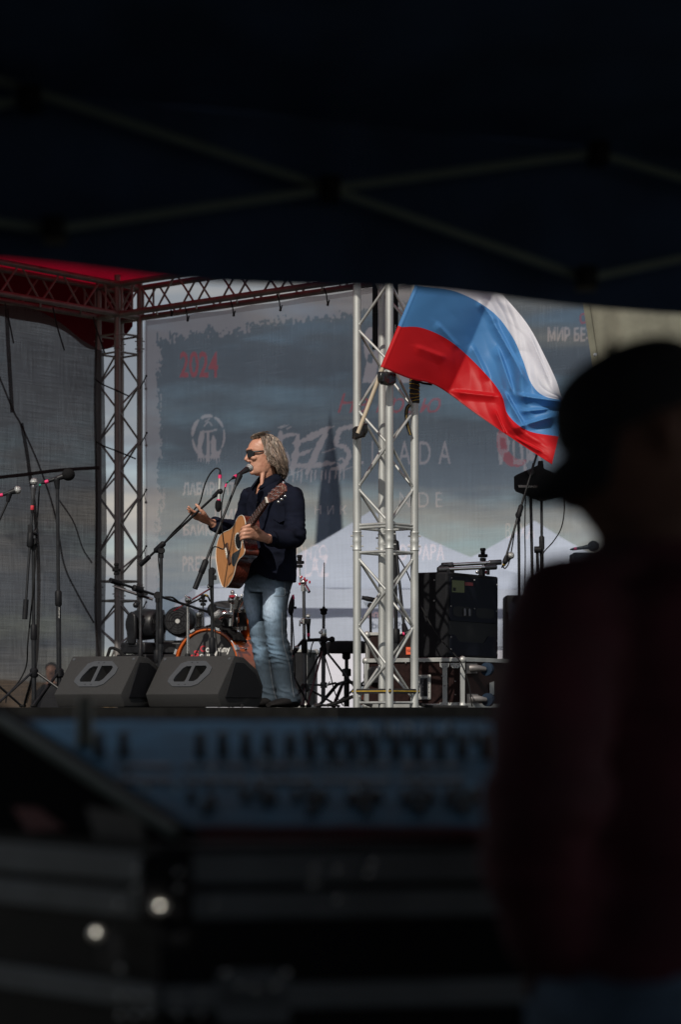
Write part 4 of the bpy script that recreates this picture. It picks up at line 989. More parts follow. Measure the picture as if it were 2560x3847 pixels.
# stand low at the drums
Y3 = 17.3
stand('low black boom stand slanting down to the drums with its mic', P(589, HOR, Y3), P(592, 2232, Y3), boom=(P(414, 2180, Y3 - .05), P(785, 2300, Y3 + .7)), cw=.10, yaw=.2, r=.016)
t = thing('microphone', 'stubby drum microphone with grey mesh end pointing at the bass drum', 'microphone', P(815, 2310, 18.0))
m = MB(); m.path(catmull([P(802, 2268, 18.0), P(797, 2288, 18), P(806, 2305, 18)], 4), cat1([.02, .04, .042], 4), 14); m.build('handle', M['black'], t)
m = MB(); m.path(catmull([P(806, 2302, 18.0), P(815, 2314, 18), P(822, 2322, 18)], 4), cat1([.045, .046, .03], 4), 14); m.build('grille', M['grille'], t)
cable('black cable wound along the low drum boom stand', [P(620, 2243, Y3), P(650, 2246, Y3), P(690, 2272, Y3 + .2), P(740, 2255, Y3 + .5), P(765, 2238, 17.8), P(780, 2240, 17.9), P(789, 2258, 18)], .007, tapes=((30, 36, 'yellow'),))
# three microphones by the net wall
Y4 = 15.3
microphone('vocal microphone at the left picture edge beside the net wall, tilted up', P(68, 1840, Y4), P(-8, 1864, Y4), None)
stand('black stand at the left picture edge holding a tilted vocal microphone', P(-70, HOR, Y4), P(-60, 2020, Y4), boom=(P(-80, 2120, Y4), P(30, 1880, Y4)), clip=(P(28, 1885, Y4), P(34, 1856, Y4)), yaw=.8)
microphone('upright vocal microphone with silver grille and blue ring on the folded stand', P(127, 1807, Y4 - .1), P(119, 1928, Y4 - .1), None, band='red_print', gr=.0245, body='steel_dark')
stand('folded black boom stand under the upright microphone before the net wall', P(127, HOR, Y4 - .1), P(124, 2030, Y4 - .1), boom=(P(92, 2326, Y4 - .16), P(119, 1930, Y4 - .12)), cw=.125, yaw=1.9, r=.0135)
m = MB(); m.box(P(113, 2000, Y4 - .13), (.03, .03, .1)); m.lathe(P(126, 2000, Y4 - .1), (1, 0, 0), [(0, .02), (.02, .02)], 10); tag(m.build('stand_clamp', M['black'], None, bevel=.004, loc=P(113, 2000, Y4 - .1)), 'black clamp block on the folded boom stand before the net wall', 'clamp')
microphone('microphone in a round black foam windscreen pointing right before the net wall', P(256, 1783, Y4 + .05), P(158, 1815, Y4 + .05), None, foam=True)
stand('straight black stand under the foam-covered microphone before the net wall', P(222, HOR, Y4 + .05), P(215, 1838, Y4 + .05), clip=(P(215, 1838, Y4 + .05), P(212, 1803, Y4 + .05)), yaw=.1, sleeve=.5, r=.0145)
m = MB(); put_text(m, 'SATELLITE', lambda a, b: P(219.5 + 3.4 * b, 2322 - 40 * a, Y4 + .015), .01); tag(m.build('stand_lettering', M['white_print'], None, loc=P(221, 2300, Y4)), 'small white lettering up the pole of the straight stand', 'lettering')
cable('black cable hanging from the foam-covered microphone to the deck', [P(156, 1816, Y4 + .05), P(150, 1822, Y4 + .05), P(146, 1850, Y4), P(140, 1950, Y4 - .05), P(134, 2080, Y4 - .1), P(125, 2200, Y4 - .12), P(112, 2330, Y4 - .1), P(103, 2420, Y4 - .1), P(98, 2500, Y4), P(70, 2560, Y4), P(28, 2610, Y4), P(20, 2640, Y4)], .0048, tapes=((6, 10, 'green'),))

# ---------------------------------------------------------------- wedge monitors
def wedge(label, bl, Yw, wid=.525, yaw=-28):
    S = F / Yw; o = P(bl[0], HOR, Yw); o.z = DECK; e = V((math.cos(R(yaw)), math.sin(R(yaw)), 0)); q = V((-math.sin(R(yaw)), math.cos(R(yaw)), 0))
    t = thing('monitor_speaker', label, 'speaker', o, 'floor monitor speakers')
    pr = [(.0, .083), (.204, .322), (.32, .312), (.49, .235), (.56, .135), (.545, .05), (.50, .003), (.04, .003)]
    m = MB(); m.prism([o + q * a + UP * b for a, b in pr], e * wid)
    fa = (V((0, 0, 0)) + q * .204 + UP * .239).normalized(); fn = e.cross(fa)
    if fn.y > 0: fn = -fn
    fo = o + q * .0 + UP * .083; fl_ = .314
    def FP_(a, b, d=0): return fo + e * (wid * .5 + a) + fa * (fl_ * .52 + b) + fn * d
    oct_ = [(-.14, -.03), (-.10, .085), (-.055, .105), (.075, .105), (.14, .05), (.14, .0), (.09, -.085), (.045, -.105), (-.085, -.105), (-.14, -.065)]
    l1 = [(-.098, -.02), (-.07, .045), (-.05, .062), (-.012, .062), (-.012, -.066), (-.09, -.066), (-.102, -.05)]
    l2 = [(-x, -y) for x, y in l1]
    cab = bpy.data.objects.new('tmp', m.mesh('tmp')); COL.objects.link(cab)
    q_ = cab.modifiers.new('b', 'BEVEL'); q_.width = .008; q_.segments = 2; q_.limit_method = 'ANGLE'; tmps = [cab]
    for pl in (l1, l2):
        k = MB(); k.prism([FP_(a, b, -.075) for a, b in pl], fn * .15); ko = bpy.data.objects.new('tmp', k.mesh('tmp')); COL.objects.link(ko); tmps.append(ko)
        q_ = cab.modifiers.new('x', 'BOOLEAN'); q_.object = ko; q_.operation = 'DIFFERENCE'; q_.solver = 'EXACT'
    dg = bpy.context.evaluated_depsgraph_get(); dg.update(); me = bpy.data.meshes.new_from_object(cab.evaluated_get(dg))
    for o_ in tmps: bpy.data.objects.remove(o_)
    shift(me, OFF[t.name]); link(me, 'cabinet', M['cabinet'], t, OFF[t.name], angle=30)
    # handle plate with two true recesses: ring plate built as a grid with holes
    bm = bmesh.new()
    def loop(poly, d): return [bm.verts.new(FP_(a, b, d) - OFF[t.name]) for a, b in poly]
    lo = loop(oct_, .006); la = loop(l1, .006); lb = loop(l2, .006)
    ed = []
    for lp in (lo, la, lb): ed += [bm.edges.new((lp[i], lp[(i + 1) % len(lp)])) for i in range(len(lp))]
    bmesh.ops.triangle_fill(bm, use_beauty=True, edges=ed)
    lo2 = loop(oct_, -.002)
    for i in range(len(lo)): bm.faces.new((lo[i], lo[(i + 1) % len(lo)], lo2[(i + 1) % len(lo)], lo2[i]))
    for lp, pl in ((la, l1), (lb, l2)):
        dp = [bm.verts.new(FP_(a, b, -.012) - OFF[t.name]) for a, b in pl]
        for i in range(len(lp)): bm.faces.new((lp[i], lp[(i + 1) % len(lp)], dp[(i + 1) % len(lp)], dp[i]))
    me = bpy.data.meshes.new('handle'); bmesh.ops.recalc_face_normals(bm, faces=bm.faces); bm.to_mesh(me); bm.free()
    hd = link(me, 'handle', M['plate'], t, OFF[t.name], angle=25)
    for a, b in ((-.235, .125), (.235, .125)):
        m = MB(); m.lathe(FP_(a * wid / .525, b, 0), fn, [(0, .011), (.003, .011), (.004, .007), (.002, .004)], 14); m.build('screw', M['plate'], t)
    for a, b in ((-.02, .09), (.02, .09), (-.045, -.09), (.0, -.09)):
        m = MB(); m.lathe(FP_(a, b, .006), fn, [(0, .004), (.0015, .004)], 10); m.build('screw', M['black'], hd)
    m = MB(); m.prism([o + q * a + UP * b + e * (wid + .001) for a, b in [(.08, .06), (.2, .28), (.31, .28), (.46, .21), (.52, .13), (.5, .06)]], e * .006); m.build('side_panel', M['black'], t, bevel=.004)
    return t
wedge('black floor monitor speaker below the net wall, left of the other one', (201, 0), 14.95, .50)
wedge('black floor monitor speaker directly in front of the singer\'s legs', (546, 0), 14.9, .525)
cable('black strap handle arching up behind the floor monitor below the net wall', [P(400, 2475, 15.6), P(408, 2450, 15.6), P(414, 2436, 15.6), P(430, 2436, 15.6), P(450, 2448, 15.6), P(468, 2470, 15.6)], .011, cat='strap')
# ---------------------------------------------------------------- moving-head lamps
def moving_head(label, px, py_c, Yl, face):
    S = F / Yl; c = P(px, py_c, Yl); t = thing('stage_light', label, 'stage light', V((c.x, Yl, DECK)), 'moving head lamps at the back')
    f = V((math.sin(face), -math.cos(face), 0)); s = V((math.cos(face), math.sin(face), 0)); Mx = Matrix((s, -f, UP)).transposed()
    m = MB(); m.box(V((c.x, Yl, DECK + .47)), (.30, .26, .09), Mx); m.build('base', M['black_paint'], t, bevel=.012)
    m = MB(); m.box(V((c.x, Yl, DECK + .21)), (.34, .32, .42), Mx); m.build('plinth', M['black'], t, bevel=.01)
    m = MB(); o = V((c.x, Yl, c.z))
    for k in (-1, 1):
        pr = [(-.035, -.16), (.035, -.16), (.05, -.06), (.045, .07), (0, .10), (-.045, .07), (-.05, -.06)]
        m.prism([o + s * (k * .155 - .016) + f * a + UP * b for a, b in pr], s * .032)
    m.box(o - UP * .165, (.31, .10, .035), Mx); m.build('yoke', M['black_paint'], t, bevel=.01)
    m = MB(); m.lathe(o - f * .14, f, [(0, .06), (.02, .105), (.10, .128), (.19, .122), (.27, .115), (.285, .10)], 28); h = m.build('head', M['black_paint'], t)
    m = MB()
    for r_ in (.03, .05, .07, .09): m.path([o + f * .147 + s * (r_ * math.cos(a)) + UP * (r_ * math.sin(a)) for a in [2 * math.pi * k / 24 for k in range(25)]], .003, 5)
    for k in range(8): a = math.pi * k / 4; m.tube(o + f * .147 + (s * math.cos(a) + UP * math.sin(a)) * .025, o + f * .147 + (s * math.cos(a) + UP * math.sin(a)) * .1, .003, n=5)
    m.build('fan_grille', M['black'], h)
    m = MB(); m.lathe(o + f * .146, f, [(0, .018), (.005, .018)], 14); m.build('badge', M['alu'], h)
moving_head('black moving head lamp against the foot of the shaded tower', 546, 2346, 19.0, .9)
moving_head('black moving head lamp with round fan grille beside the bass drum', 682, 2336, 18.95, -.15)

# ---------------------------------------------------------------- drum kit pieces
YD = 18.3; SD = F / YD
dn = V((-.42, -.905, .03)).normalized()
bc = P(779, 2494, YD); du = V((-dn.y, dn.x, 0)).normalized()
if du.x < 0: du = -du
dv = UP - dn * dn.z
t = thing('bass_drum', 'orange bass drum with dark printed head and chrome clamps', 'drum', V((bc.x, bc.y, DECK)))
RD = .266
m = MB(); m.lathe(bc - dn * .52, dn, [(0, RD - .012), (0, RD), (.50, RD), (.50, RD - .008)], 56); m.build('shell', M['orange'], t)
m = MB(); m.lathe(bc - dn * .0, dn, [(-.004, .0), (-.004, RD - .02), (0, RD - .022), (0, .0)], 56); m.build('drum_head', M['drumhead'], t)
m = MB(); ang = [2 * math.pi * k / 56 for k in range(57)]
m.lathe(bc - dn * .025, dn, [(0, RD - .006), (0, RD + .009), (.040, RD + .009), (.040, RD - .008), (.035, RD - .012), (.0, RD - .008)], 56); m.build('hoop', M['orange'], t)
m = MB(); m.path([bc + dn * .022 + (du * math.cos(a) + dv * math.sin(a)) * (RD + .011) for a in ang], .0035, 6); m.build('hoop_trim', M['steel_dark'], t)
for k in range(8):
    a = R(22.5 + 45 * k + 3); r_ = du * math.cos(a) + dv * math.sin(a)
    m = MB(); Mx = Matrix((r_, dn, r_.cross(dn))).transposed()
    m.box(bc + r_ * (RD + .014) + dn * .005, (.018, .05, .04), Mx); m.tube(bc + r_ * (RD + .016) - dn * .02, bc + r_ * (RD + .016) - dn * .13, .004, n=8); m.lathe(bc + r_ * (RD + .005) - dn * .15, r_, [(0, .013), (.016, .011), (.02, .006)], 10)
    m.build('clamp', M['chrome'], t)
def DT(px, py): q = onplane(px, py, bc + dn * .0015, dn); return q
def dtext(body, x0, y0, x1, y1, mat, bold=.03):
    m = MB(); put_text(m, body, lambda a, b: lerp(lerp(DT(x0, y1), DT(x1, y1), a), lerp(DT(x0, y0), DT(x1, y0), a), b), bold); return m.build('lettering', M[mat], t)
dtext('C', 752, 2425, 772, 2449, 'red_print'); dtext('ompany', 773, 2433, 865, 2458, 'white_print', .02)
dtext('S', 728, 2443, 747, 2467, 'red_print'); dtext('ound', 750, 2451, 812, 2470, 'white_print', .02)
dtext('M', 702, 2459, 724, 2483, 'red_print'); dtext('usic', 727, 2468, 782, 2486, 'white_print', .02)
m = MB()
def towel(a, b):
    th = lerp(R(112), R(38), a); r_ = RD + .02 + .012 * noise.noise(V((a * 7, b * 5, 0))) + .022 * abs(noise.noise(V((a * 13, b * 3, 4))))
    return bc - dn * lerp(.0, .22, b) + (du * math.cos(th) + dv * math.sin(th)) * r_
m.grid(towel, 50, 16); tw_ = m.build('towel', M['foam'], None, loc=bc + UP * RD, solid=.012); tag(tw_, 'black towel draped over the top of the orange bass drum', 'towel')
def drum(label, c, ax, r_, dep, shell, lugs=6, name='tom_drum', grp=None):
    ax = V(ax).normalized(); t = thing(name, label, 'drum', c - ax * dep / 2, grp); a = V((1, 0, 0)); a = (a - ax * a.dot(ax)).normalized(); b = ax.cross(a)
    m = MB(); m.lathe(c - ax * dep / 2, ax, [(0, r_ - .01), (0, r_), (dep, r_), (dep, r_ - .01)], 40); m.build('shell', M[shell], t)
    for z in (-1, 1):
        m = MB(); m.lathe(c + ax * (z * dep / 2 - .014), ax, [(0, r_ + .002), (.0, r_ + .010), (.028, r_ + .010), (.028, r_ - .004), (0, r_ - .002)], 40); m.build('hoop', M['chrome'], t)
    m = MB(); m.lathe(c + ax * (dep / 2 - .004), ax, [(0, 0), (0, r_ - .004), (.004, r_ - .004), (.004, 0)], 40); m.build('drum_head', M['drumhead'], t)
    m = MB()
    for k in range(lugs):
        g = 2 * math.pi * k / lugs + .3; p = c + (a * math.cos(g) + b * math.sin(g)) * (r_ + .008); m.tube(p - ax * dep * .5, p + ax * dep * .5, .0035, n=6); m.tube(p - ax * .02, p + ax * .02, .011, n=8)
    m.build('lug', M['chrome'], t); return t
drum('dark snare drum with chrome rims above the bass drum', P(872, 2312, 18.55), (.05, -.25, 1), .155, .14, 'black_paint', 8, 'snare_drum')
drum('orange tom drum tilted beside the singer\'s thigh', P(962, 2322, 18.6), (-.30, -.2, 1), .15, .23, 'orange')
t = thing('tom_mount', 'chrome tom mount with red wing bolts above the bass drum', 'drum hardware', P(868, 2352, 18.3))
m = MB(); m.tube(P(866, 2352, 18.3), P(872, 2265, 18.3), .017, n=14); m.build('post', M['chrome'], t)
m = MB(); m.ball(P(873, 2254, 18.25), .035, 12); m.tube(P(873, 2254, 18.25), P(874, 2228, 18.25), .012, n=10); m.ball(P(874, 2225, 18.25), .017, 10); m.build('ball_joint', M['chrome'], t)
m = MB(); m.lathe(P(895, 2266, 18.2), V((.25, 0, 1)), [(-.05, .02), (.045, .04), (.05, .034)], 16); m.build('cup', M['chrome'], t)
for x, y in ((885, 2245), (905, 2244)):
    m = MB(); m.box(P(x, y, 18.15), (.016, .02, .05), Matrix.Rotation(.5, 3, 'Y')); m.build('wing_bolt', M['chrome'], t, bevel=.004)
for x, y in ((873, 2240), (898, 2254)):
    m = MB(); m.lathe(P(x, y, 18.2), UP, [(-.008, .026), (.008, .026)], 12); m.build('memory_lock', M['red_knob'], t)
t = thing('snare_clamp', 'chrome clamp arm carrying the tilted tom', 'drum hardware', P(845, 2310, 18.3))
m = MB(); m.path(catmull([P(825, 2318, 18.3), P(845, 2306, 18.28), P(868, 2312, 18.3)], 4), .03, 10); m.lathe(P(748, 2350, 18.45), UP, [(-.1, .03), (-.06, .034), (-.055, .024), (.06, .024), (.07, .03), (.1, .026)], 14); m.build('arm', M['chrome'], t)
def felts(root, p, d=UP):
    for z, r_, h_ in ((-.02, .022, .022), (.006, .033, .022), (.03, .016, .02), (.05, .020, .02)):
        m = MB(); m.lathe(V(p) + V(d) * z, d, [(0, r_ * .85), (.003, r_), (h_ - .004, r_), (h_, r_ * .85)], 14); m.build('felt', M['foam'], root)
# chrome stands at the left of the kit
t = stand('chrome cymbal boom stand with bare arm leaning up to the left of the bass drum', P(704, HOR, 18.0), P(706, 2262, 18.0), mat='chrome', name='cymbal_stand', cat='cymbal stand', r=.014, yaw=.4, spread=.25)
m = MB(); m.path([P(652, 2296, 17.95), P(795, 2208, 18.1)], .0065, 8); m.build('boom_arm', M['chrome'], t)
m = MB(); m.ball(P(708, 2254, 17.98), .028, 12); m.box(P(704, 2246, 17.96), (.05, .02, .016), Matrix.Rotation(.7, 3, 'Y')); m.build('tilter', M['chrome'], t, bevel=.003)
m = MB(); m.ball(P(786, 2203, 18.1), .018, 10); m.build('end_knob', M['chrome'], t)
t = stand('short rod with black felts standing behind the low drum microphone', P(764, HOR, 18.7), P(763, 2290, 18.7), mat='steel_dark', name='cymbal_stand', cat='cymbal stand', r=.010, yaw=.1, spread=.2)
m = MB(); m.tube(P(763, 2290, 18.7), P(763, 2240, 18.7), .006, n=8); m.build('rod', M['steel_dark'], t); felts(t, P(763, 2266, 18.7))
Y5 = 18.4
t = stand('dark cymbal stand with a bare slanting arm in front of the shaded tower', P(526, HOR, Y5), P(528, 2226, Y5), mat='steel_dark', name='cymbal_stand', cat='cymbal stand', r=.013, yaw=.7, spread=.24)
m = MB(); m.path([P(430, 2205, Y5), P(574, 2252, Y5)], .011, 8); m.build('boom_arm', M['steel_dark'], t)
m = MB(); m.tube(P(437, 2205, Y5), P(437, 2130, Y5), .006, n=8); m.build('rod', M['steel_dark'], t); felts(t, P(437, 2150, Y5))
m = MB(); m.ball(P(528, 2228, Y5 - .02), .036, 10); m.box(P(540, 2232, Y5 - .03), (.06, .02, .02)); m.build('tilter', M['black_paint'], t)
m = MB(); m.ball(P(510, 2273, Y5 - .02), .024, 10); m.tube(P(510, 2273, Y5 - .02), P(528, 2262, Y5), .009, n=8); m.build('wing_bolt', M['black_paint'], t)
# stands to the right of the singer
Y6 = 17.0; S6 = F / Y6
t = stand('chrome straight cymbal stand with red wing nuts at the singer\'s right hip side', P(1146, HOR, Y6), P(1142, 2215, Y6), mat='steel_dark', name='cymbal_stand', cat='cymbal stand', r=.0145, yaw=.5, spread=.27, sleeve=.52, legz=.14)
m = MB(); m.path([P(1128, 2165, Y6 - .02), P(1131, 2190, Y6 - .02)], .008, 8); m.tube(P(1128, 2165, Y6 - .02), P(1126, 2125, Y6 - .02), .006, n=8); m.build('rod', M['chrome'], t); felts(t, P(1126, 2122, Y6 - .02))
m = MB(); m.ball(P(1141, 2188, Y6), .024, 10); m.path([P(1142, 2190, Y6), P(1162, 2224, Y6 - .05)], .012, 8); m.lathe(P(1142, 2206, Y6), UP, [(-.03, .019), (.02, .019), (.025, .014)], 12); m.build('tilter', M['chrome'], t)
for x, y in ((1133, 2168), (1145, 2174), (1126, 2194), (1164, 2187), (1152, 2181)):
    m = MB(); m.box(P(x, y, Y6 - .03), (.020, .010, .013), Matrix.Rotation(x, 3, 'Y')); m.build('wing_nut', M['red_knob'], t, bevel=.002)
m = MB(); m.lathe(P(1143, 2334, Y6), UP, [(-.02, .021), (.02, .021)], 12); m.tube(P(1143, 2338, Y6), P(1127, 2341, Y6 - .03), .007, n=8); m.box(P(1127, 2341, Y6 - .03), (.012, .012, .045)); m.build('wing_bolt', M['chrome'], t, bevel=.003)
microphone('slim black microphone clipped upright beside the chrome cymbal stand', P(1158, 2312, Y6 - .05), P(1160, 2400, Y6 - .05), None, gr=.016, body='black')
t = stand('chrome hi-hat stand with a long bare rod and open legs', P(1215, HOR, Y6), P(1217, 2290, Y6), mat='steel_dark', name='hihat_stand', cat='hi-hat stand', r=.0135, yaw=.2, spread=.34, legz=.40, sleeve=.62)
m = MB(); m.tube(P(1217, 2290, Y6), P(1219, 2113, Y6), .0042, n=8); m.build('rod', M['steel_dark'], t)
m = MB(); m.lathe(P(1217, 2310, Y6), UP, [(0, .012), (.008, .024), (.022, .022), (.03, .027), (.045, .027), (.047, .012), (.06, .008)], 16); m.build('cymbal_seat', M['foam'], t)
m = MB(); m.lathe(P(1217, 2394, Y6), UP, [(0, .019), (.01, .021), (.05, .021), (.06, .017)], 14); m.ball(P(1204, 2376, Y6 - .02), (.012, .01, .012), 8); m.build('collar_clamp', M['chrome'], t)
m = MB(); m.path([P(1162, 2570, Y6 - .1), P(1218, 2575, Y6), P(1262, 2566, Y6 + .1)], .008, 8); m.lathe(P(1217, 2574, Y6), UP, [(-.02, .024), (.02, .024)], 12); m.build('brace', M['steel_dark'], t)
m = MB(); m.prism([P(1225, 2575, Y6 - .05), P(1238, 2560, Y6 - .05), P(1243, 2560, Y6 - .05), P(1230, 2580, Y6 - .05)], (0, .01, 0)); m.box(P(1222, 2655, Y6 - .2) + UP * .01, (.08, .26, .018), Matrix.Rotation(.35, 3, 'Z')); m.build('pedal', M['chrome'], t, bevel=.003)
m = MB(); m.path([P(1155, 2405, Y6 - .06), P(1185, 2404, Y6 - .05), P(1250, 2402, Y6 - .04)], .013, 10); m.ball(P(1248, 2402, Y6 - .04), .022, 10); m.box(P(1217, 2402, Y6 - .03), (.05, .05, .04)); m.path([P(1140, 2404, Y6 - .06), P(1118, 2430, Y6 - .08), P(1100, 2455, Y6 - .1)], .011, 8); tag(m.build('mic_arm', M['black'], None, bevel=.003, loc=P(1217, 2402, Y6)), 'black clamp-on arm fixed across the hi-hat stand', 'mic arm')
microphone('black microphone on the clamp-on arm pointing down at the drums', P(1117, 2432, Y6 - .08), P(1092, 2470, Y6 - .1), None, gr=.018, body='black')
t = stand('slim stand with a dark oval holder rising beside the singer\'s jeans', P(1096, HOR, 16.7), P(1096, 2300, 16.7), mat='steel_dark', r=.010, yaw=.9, spread=.2, name='microphone_stand')
m = MB(); m.path(catmull([P(1095, 2310, 16.7), P(1093, 2295, 16.68), P(1096, 2270, 16.68), P(1100, 2245, 16.7), P(1102, 2236, 16.7)], 4), cat1([.010, .020, .021, .012, .005], 4), 12); m.ball(P(1110, 2283, 16.68), .010, 8); m.build('clip', M['black'], t)
m = MB(); m.path([P(1098, 2238, 16.67), P(1102, 2234, 16.67), P(1105, 2250, 16.67)], .006, 6); m.build('tape_band', M['pink'], t)
cable('thin black cable hanging beside the oval holder stand', [P(1098, 2300, 16.66), P(1104, 2400, 16.66), P(1108, 2500, 16.66), P(1110, 2600, 16.66), P(1130, 2652, 16.6)], .004)
cable('black cable curling from the clamp-on arm down to the deck', [P(1165, 2470, 16.9), P(1172, 2425, 16.9), P(1185, 2403, 16.88), P(1200, 2410, 16.9), P(1215, 2450, 16.9), P(1240, 2530, 16.85), P(1262, 2610, 16.8), P(1290, 2650, 16.7)], .0045)
# throne
Y7 = 17.3; t = thing('drum_throne', 'round black drum stool on a threaded tripod beside the silver tower', 'stool', P(1302, HOR, Y7) * 1.0)
c = P(1304, 2431, Y7); m = MB(); m.lathe(c - UP * .045, UP, [(0, .135), (.005, .146), (.06, .15), (.08, .145), (.088, .12)], 36); m.build('seat', M['black'], t)
m = MB(); m.lathe(P(1302, 2478, Y7), UP, [(0, .02), (.01, .03), (.04, .03), (.06, .045)], 14); m.build('seat_clamp', M['black'], t)
m = MB(); m.path([P(1303, 2530, Y7), P(1303, 2470, Y7)], .0125, 12)
for k in range(14): m.lathe(P(1303, 2526 - 4 * k, Y7), UP, [(-.003, .0125), (0, .0155), (.003, .0125)], 12)
m.build('screw_post', M['steel_dark'], t)
m = MB(); m.path([P(1303, 2655, Y7), P(1303, 2525, Y7)], .02, 14); m.lathe(P(1303, 2530, Y7), UP, [(-.02, .032), (.03, .032), (.035, .025)], 14); m.build('tube', M['black_paint'], t)
for g in (.2, 2.3, 4.4):
    d = V((math.cos(g), math.sin(g), 0)); m = MB(); q = P(1303, 2560, Y7); m.path([q, q + d * .1 - UP * .02, V((q.x, q.y, DECK + .015)) + d * .3], .013, 8); l = m.build('leg', M['black_paint'], t)
    m = MB(); m.ball(V((q.x, q.y, DECK + .016)) + d * .3, .02, 8); m.build('rubber_foot', M['rubber'], l)
# small dark case behind the singer
def flight_case(label, cn, e1, L1, e2, L2, h, mat, grp=None, edge=.022, hnd=True, handle_face=1):
    """box case: nearest bottom corner cn, horizontal directions e1 (left) and e2 (right)"""
    t = thing('flight_case', label, 'case', cn, grp)
    m = MB(); q = [cn, cn + e1 * L1, cn + e1 * L1 + e2 * L2, cn + e2 * L2]; m.prism(q, UP * h); m.build('panel', M[mat], t)
    n1 = -e2; n2 = -e1
    def bar(a, b, w=edge):
        d = (b - a).normalized(); m = MB(); u = UP if abs(d.z) < .5 else (e1 + e2).normalized(); v = d.cross(u); Mx = Matrix((d, v, u)).transposed()
        m.box((a + b) / 2, ((b - a).length, w, w), Mx); m.build('edge_trim', M['alu'], t, bevel=.003)
    for z in (edge / 2 - .004, h - edge / 2 + .004):
        for i in range(4): bar(q[i] + UP * z, q[(i + 1) % 4] + UP * z)
    for i in range(4): bar(q[i] + UP * edge, q[i] + UP * (h - edge), edge * 1.1)
    for i in range(4):
        for z in (.012, h - .012):
            m = MB(); o_ = (q[i] - q[(i + 2) % 4]).normalized(); m.ball(q[i] + UP * z + o_ * .003, .026, 12); m.build('ball_corner', M['alu'], t)
    return t
stage_e1, stage_e2 = V((-.85, .527, 0)), V((.527, .85, 0))
def PD(px, Y): q = P(px, HOR, Y); q.z = DECK + .002; return q
flight_case('small black flight case behind the singer, beside the chrome cymbal stand', PD(1148, 17.9), V((-.97, .24, 0)), .34, V((.24, .97, 0)), .3, .43, 'black', 'flight cases')
# dark brown case behind the tower, and the one under the amplifier
fc2 = flight_case('reddish brown flight case with orange label behind the silver tower', PD(1600, 17.0), V((-.98, .2, 0)), .42, V((.2, .98, 0)), .5, .53, 'case_brown', 'flight cases')
m = MB(); n_ = V((-.2, -.98, 0)); o_ = PD(1600, 17.0) + n_ * .004; a, b, c, d = [onplane(x, y, o_, n_) for x, y in ((1527, 2431), (1552, 2431), (1552, 2459), (1527, 2459))]; m.prism([a, b, c, d], n_ * .002); m.build('label', M['label_orange'], fc2)
m = MB(); put_text(m, 'WAS', lambda p, q: lerp(lerp(d, c, .1 + .8 * p), lerp(a, b, .1 + .8 * p), .3 + .4 * q) + n_ * .004, .0); m.build('lettering', M['black'], fc2)
cn = PD(1738, 15.8); fc = flight_case('brown-black flight case with silver handle plate under the guitar amplifier', cn, stage_e1, .74, stage_e2, .76, .325, 'case_brown', 'flight cases', edge=.028)
n1 = V((-.527, -.85, 0)); n2 = V((.85, -.527, 0))
def F1(px, py, off=.004): return onplane(px, py, cn, n1) + n1 * off
def F2(px, py, off=.004): return onplane(px, py, cn, n2) + n2 * off
for x in (1675, ):                       # lid joint: a pair of vertical extrusions
    m = MB(); m.prism([F1(x - 9, 2496), F1(x + 9, 2496), F1(x + 9, 2652), F1(x - 9, 2652)], n1 * .006); m.build('edge_trim', M['alu'], fc, bevel=.002)
for x, y in ((1675, 2500), (1675, 2648), (1716, 2500), (1716, 2648)):
    m = MB(); m.prism([F1(x + a, y + b, .010) for a, b in ((-19, -9), (19, -9), (17, 4), (9, 10), (-9, 10), (-17, 4))], n1 * .003); k = m.build('corner_plate', M['alu'], fc)
    m = MB()
    for a, b in ((-11, -4), (11, -4), (-5, 4), (5, 4)): m.ball(F1(x + a, y + b, .014), .0045, 8)
    m.build('rivet', M['screw'], k)
for x, y in ((1716, 2560), (1716, 2610), (1675, 2575), (1666, 2540), (1530, 2490), (1600, 2488), (1660, 2488)):
    m = MB(); m.ball(F1(x, y, .016), .005, 8); m.build('rivet', M['screw'], fc)
m = MB(); m.prism([F1(x, y, .004) for x, y in ((1575, 2536), (1622, 2534), (1622, 2628), (1575, 2629))], n1 * .008); hp_ = m.build('handle_plate', M['alu'], fc, bevel=.004)
m = MB(); m.prism([F1(x, y, .0125) for x, y in ((1583, 2548), (1612, 2546), (1612, 2616), (1583, 2617))], n1 * .001); m.build('recess', M['plate'], hp_)
m = MB(); m.path([F1(1604, 2552, .012), F1(1604, 2558, .024), F1(1604, 2606, .024), F1(1604, 2612, .012)], .007, 8); m.build('grip', M['black'], hp_)
m = MB()
for y in (2542, 2566, 2580, 2600, 2622):
    for x in (1580, 1594, 1617): m.ball(F1(x, y, .013), .0048, 8)
m.build('rivet', M['screw'], hp_)
for x, y in ((1775, 2510), (1778, 2625)):
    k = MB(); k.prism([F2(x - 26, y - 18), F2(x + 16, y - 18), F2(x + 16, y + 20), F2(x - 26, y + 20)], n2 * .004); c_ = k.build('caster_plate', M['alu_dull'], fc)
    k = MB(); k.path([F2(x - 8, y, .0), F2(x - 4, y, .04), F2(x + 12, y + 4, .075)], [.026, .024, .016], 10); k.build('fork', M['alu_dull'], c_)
    k = MB(); w_ = F2(x + 20, y + 4, .075); k.lathe(w_ - stage_e2 * .018, stage_e2, [(0, .03), (.003, .044), (.033, .044), (.036, .03)], 24); k.lathe(w_ - stage_e2 * .021, stage_e2, [(0, .018), (.042, .018)], 14); k.build('wheel', M['caster_blue'], c_)
m = MB(); m.prism([F2(x, y, .004) for x, y in ((1838, 2566), (1855, 2560), (1856, 2608), (1840, 2620))], n2 * .002); m.build('tape_patch', M['alu'], fc)
